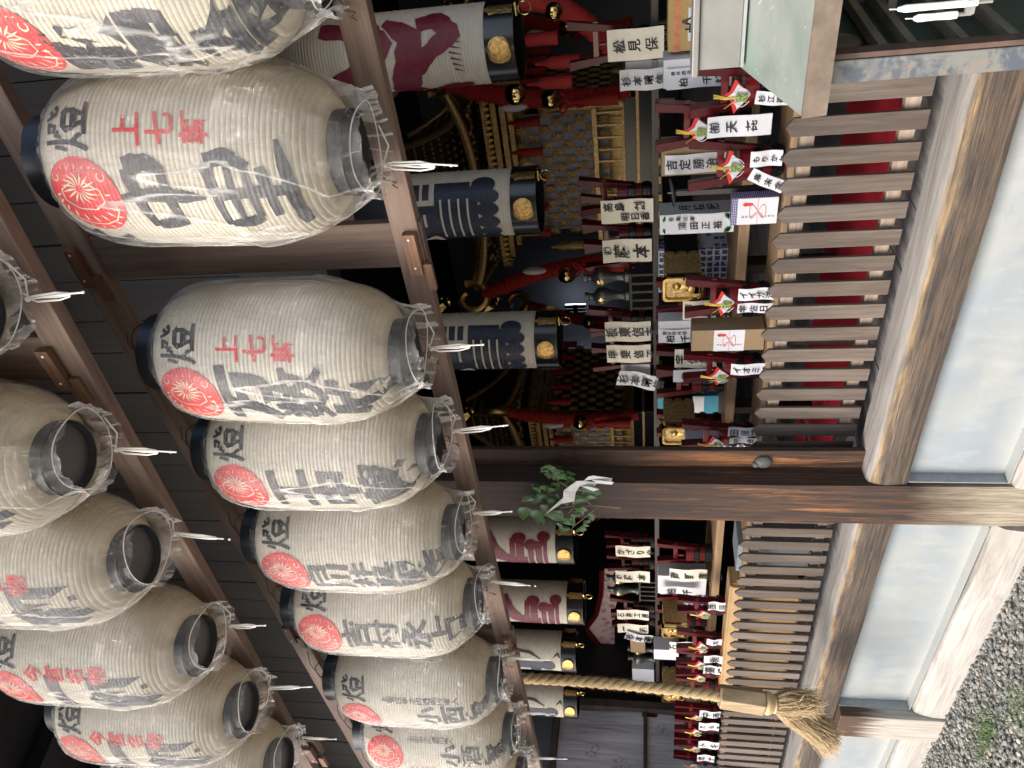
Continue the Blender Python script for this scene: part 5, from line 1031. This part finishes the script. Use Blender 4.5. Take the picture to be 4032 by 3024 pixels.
# ------------------------------------------------------------------ copper roofed candle cabinet
r = root('candle_cabinet', 'green copper roofed candle cabinet at the top right corner', 'cabinet', (-.1, -.7, 0)); CB = r
xe = at(3155, 465, Y=-.9)[0]; rg = at(2917, 270, Y=-.65); ev = at(3165, 455, Y=-.9)
zR, zE = rg[2], ev[2]; X1 = .9
b = B(); b.hexa([(xe, -.9, zE), (X1, -.9, zE), (X1, -.65, zR), (xe, -.65, zR), (xe, -.9, zE-.006), (X1, -.9, zE-.006), (X1, -.65, zR-.006), (xe, -.65, zR-.006)]); b.hexa([(xe, -.4, zE), (X1, -.4, zE), (X1, -.648, zR), (xe, -.648, zR), (xe, -.4, zE-.006), (X1, -.4, zE-.006), (X1, -.648, zR-.006), (xe, -.648, zR-.006)]); rf = b.build('roof', 'copper', r)
b = B(); b.hexa([(xe, -.903, zE+.003), (X1, -.903, zE+.003), (X1, -.896, zE-.036), (xe, -.896, zE-.036), (xe, -.893, zE+.003), (X1, -.893, zE+.003), (X1, -.886, zE-.036), (xe, -.886, zE-.036)]); b.build('fascia', 'cbrown', rf)
b = B(); P0 = at(2895, 262, Y=-.66); b.box(((xe+X1)/2+.005, -.65, zR+.042), (X1-xe-.01, .055, .075)); b.box(((xe+X1)/2, -.65, zR+.086), (X1-xe, .07, .012)); b.build('ridge_cap', plain('grey copper ridge', (.17, .17, .16), .5, .3, var=.15, vs=15), rf, bevel=.002)
b = B(); b.box(((xe+X1)/2, -.662, zR+.006), (X1-xe-.02, .03, .006), Matrix.Rotation(rad(18), 3, 'X')); b.build('seam', plain('pale copper seam', (.42, .46, .46), .4, .4), rf)
b = B(); b.add([(xe+.02, -.88, zE-.01), (xe+.02, -.42, zE-.01), (xe+.02, -.65, zR-.01), (xe+.03, -.88, zE-.01), (xe+.03, -.42, zE-.01), (xe+.03, -.65, zR-.01)], [(0, 1, 2), (5, 4, 3), (0, 3, 4, 1), (1, 4, 5, 2), (2, 5, 3, 0)]); b.build('gable', 'cdark', rf)
pa, pb = at(4032, 275, Y=-.85), at(3240, 335, Y=-.85); pc = at(3240, 245, Y=-.85); xl = (pa[0]+pb[0])/2; pw = pc[0]-pb[0]
b = B(); b.box((xl+pw/2, -.835, .62), (pw, .03, 1.24)); po = b.build('post', 'cpost', r, bevel=.002)
b = B(); b.box((xl+pw+.006, -.835, .62), (.008, .03, 1.235)); b.build('lip', 'rust', po)
b = B(); b.box((xl+.02, -.45, .62), (.03, .03, 1.24)); b.build('post', 'cpost', r)
b = B(); b.box((.2, -.44, .95), (1.25, .01, .62)); b.build('back_panel', 'cdark', r)
b = B(); b.box((xl+.006, -.64, .86), (.008, .37, .74)); b.build('side_panel', 'cdark', r)
hc = at(3300, 168, X=xl+.012); b = B(); b.tube([hc+np.array([0, .045*math.cos(a), .036*math.sin(a)]) for a in np.linspace(0, 2*math.pi, 30)[:-1]], .002, 5, closed=True); b.sphere(hc, .044, 20, 8, (.03, 1, .8)); b.build('vent_daylight', 'cbrown', r)  # solid lighter disc, daylight through the round hole put into its colour
b = B(); b.box((.2, -.64, .80), (1.25, .38, .012)); b.build('tray', 'cdark', r)
for q in ((3590, 170), (3790, 150), (3980, 130), (3480, 190)):
    c = at(q[0], q[1], Y=-.8); b = B(); b.box((c[0]-.006, -.632, c[2]), (.02, .385, .014)); b.build('cross_bar', 'cframe', r)
ca_ = [at(3768, 58, Y=-.87), at(3850, 8, Y=-.87)]
for (c, hh, lab) in ((ca_[0], .06, 'white unlit candle nearest the cabinet post'), (ca_[1], .11, 'taller white unlit candle at the top edge')):
    top = c+np.array([0, 0, hh]); k = root('candle', lab, 'candle', tuple(c), 'unlit candles in the cabinet'); b = B(); b.lathe([(.0052, 0), (.0058, .01), (.005, hh*.5), (.0057, hh*.9), (.003, hh)], 14, tuple(c)); b.build('wax', 'wax', k, smooth=True); b = B(); b.tube([c+np.array([0, 0, hh]), c+np.array([.001, 0, hh+.012])], .0008, 5); b.build('wick', 'thread', k)
c = ca_[0]; b = B(); b.box((c[0]+.31, c[1], c[2]-.016), (.62, .008, .012)); 
for q in ca_: b.tube([(q[0], q[1], q[2]-.02), (q[0], q[1], q[2]+.005)], .003, 6)
b.box((ca_[1][0]+.31, ca_[1][1]+.02, ca_[1][2]-.018), (.62, .008, .012)); b.build('candle_bar', plain('waxy bar', (.22, .215, .20), .4, var=.3), r)
c = at(3510, 20, Y=-.6); b = B(); b.box((c[0]+.2, -.6, c[2]), (.5, .012, .014)); b.build('candle_bar', 'cframe', r)
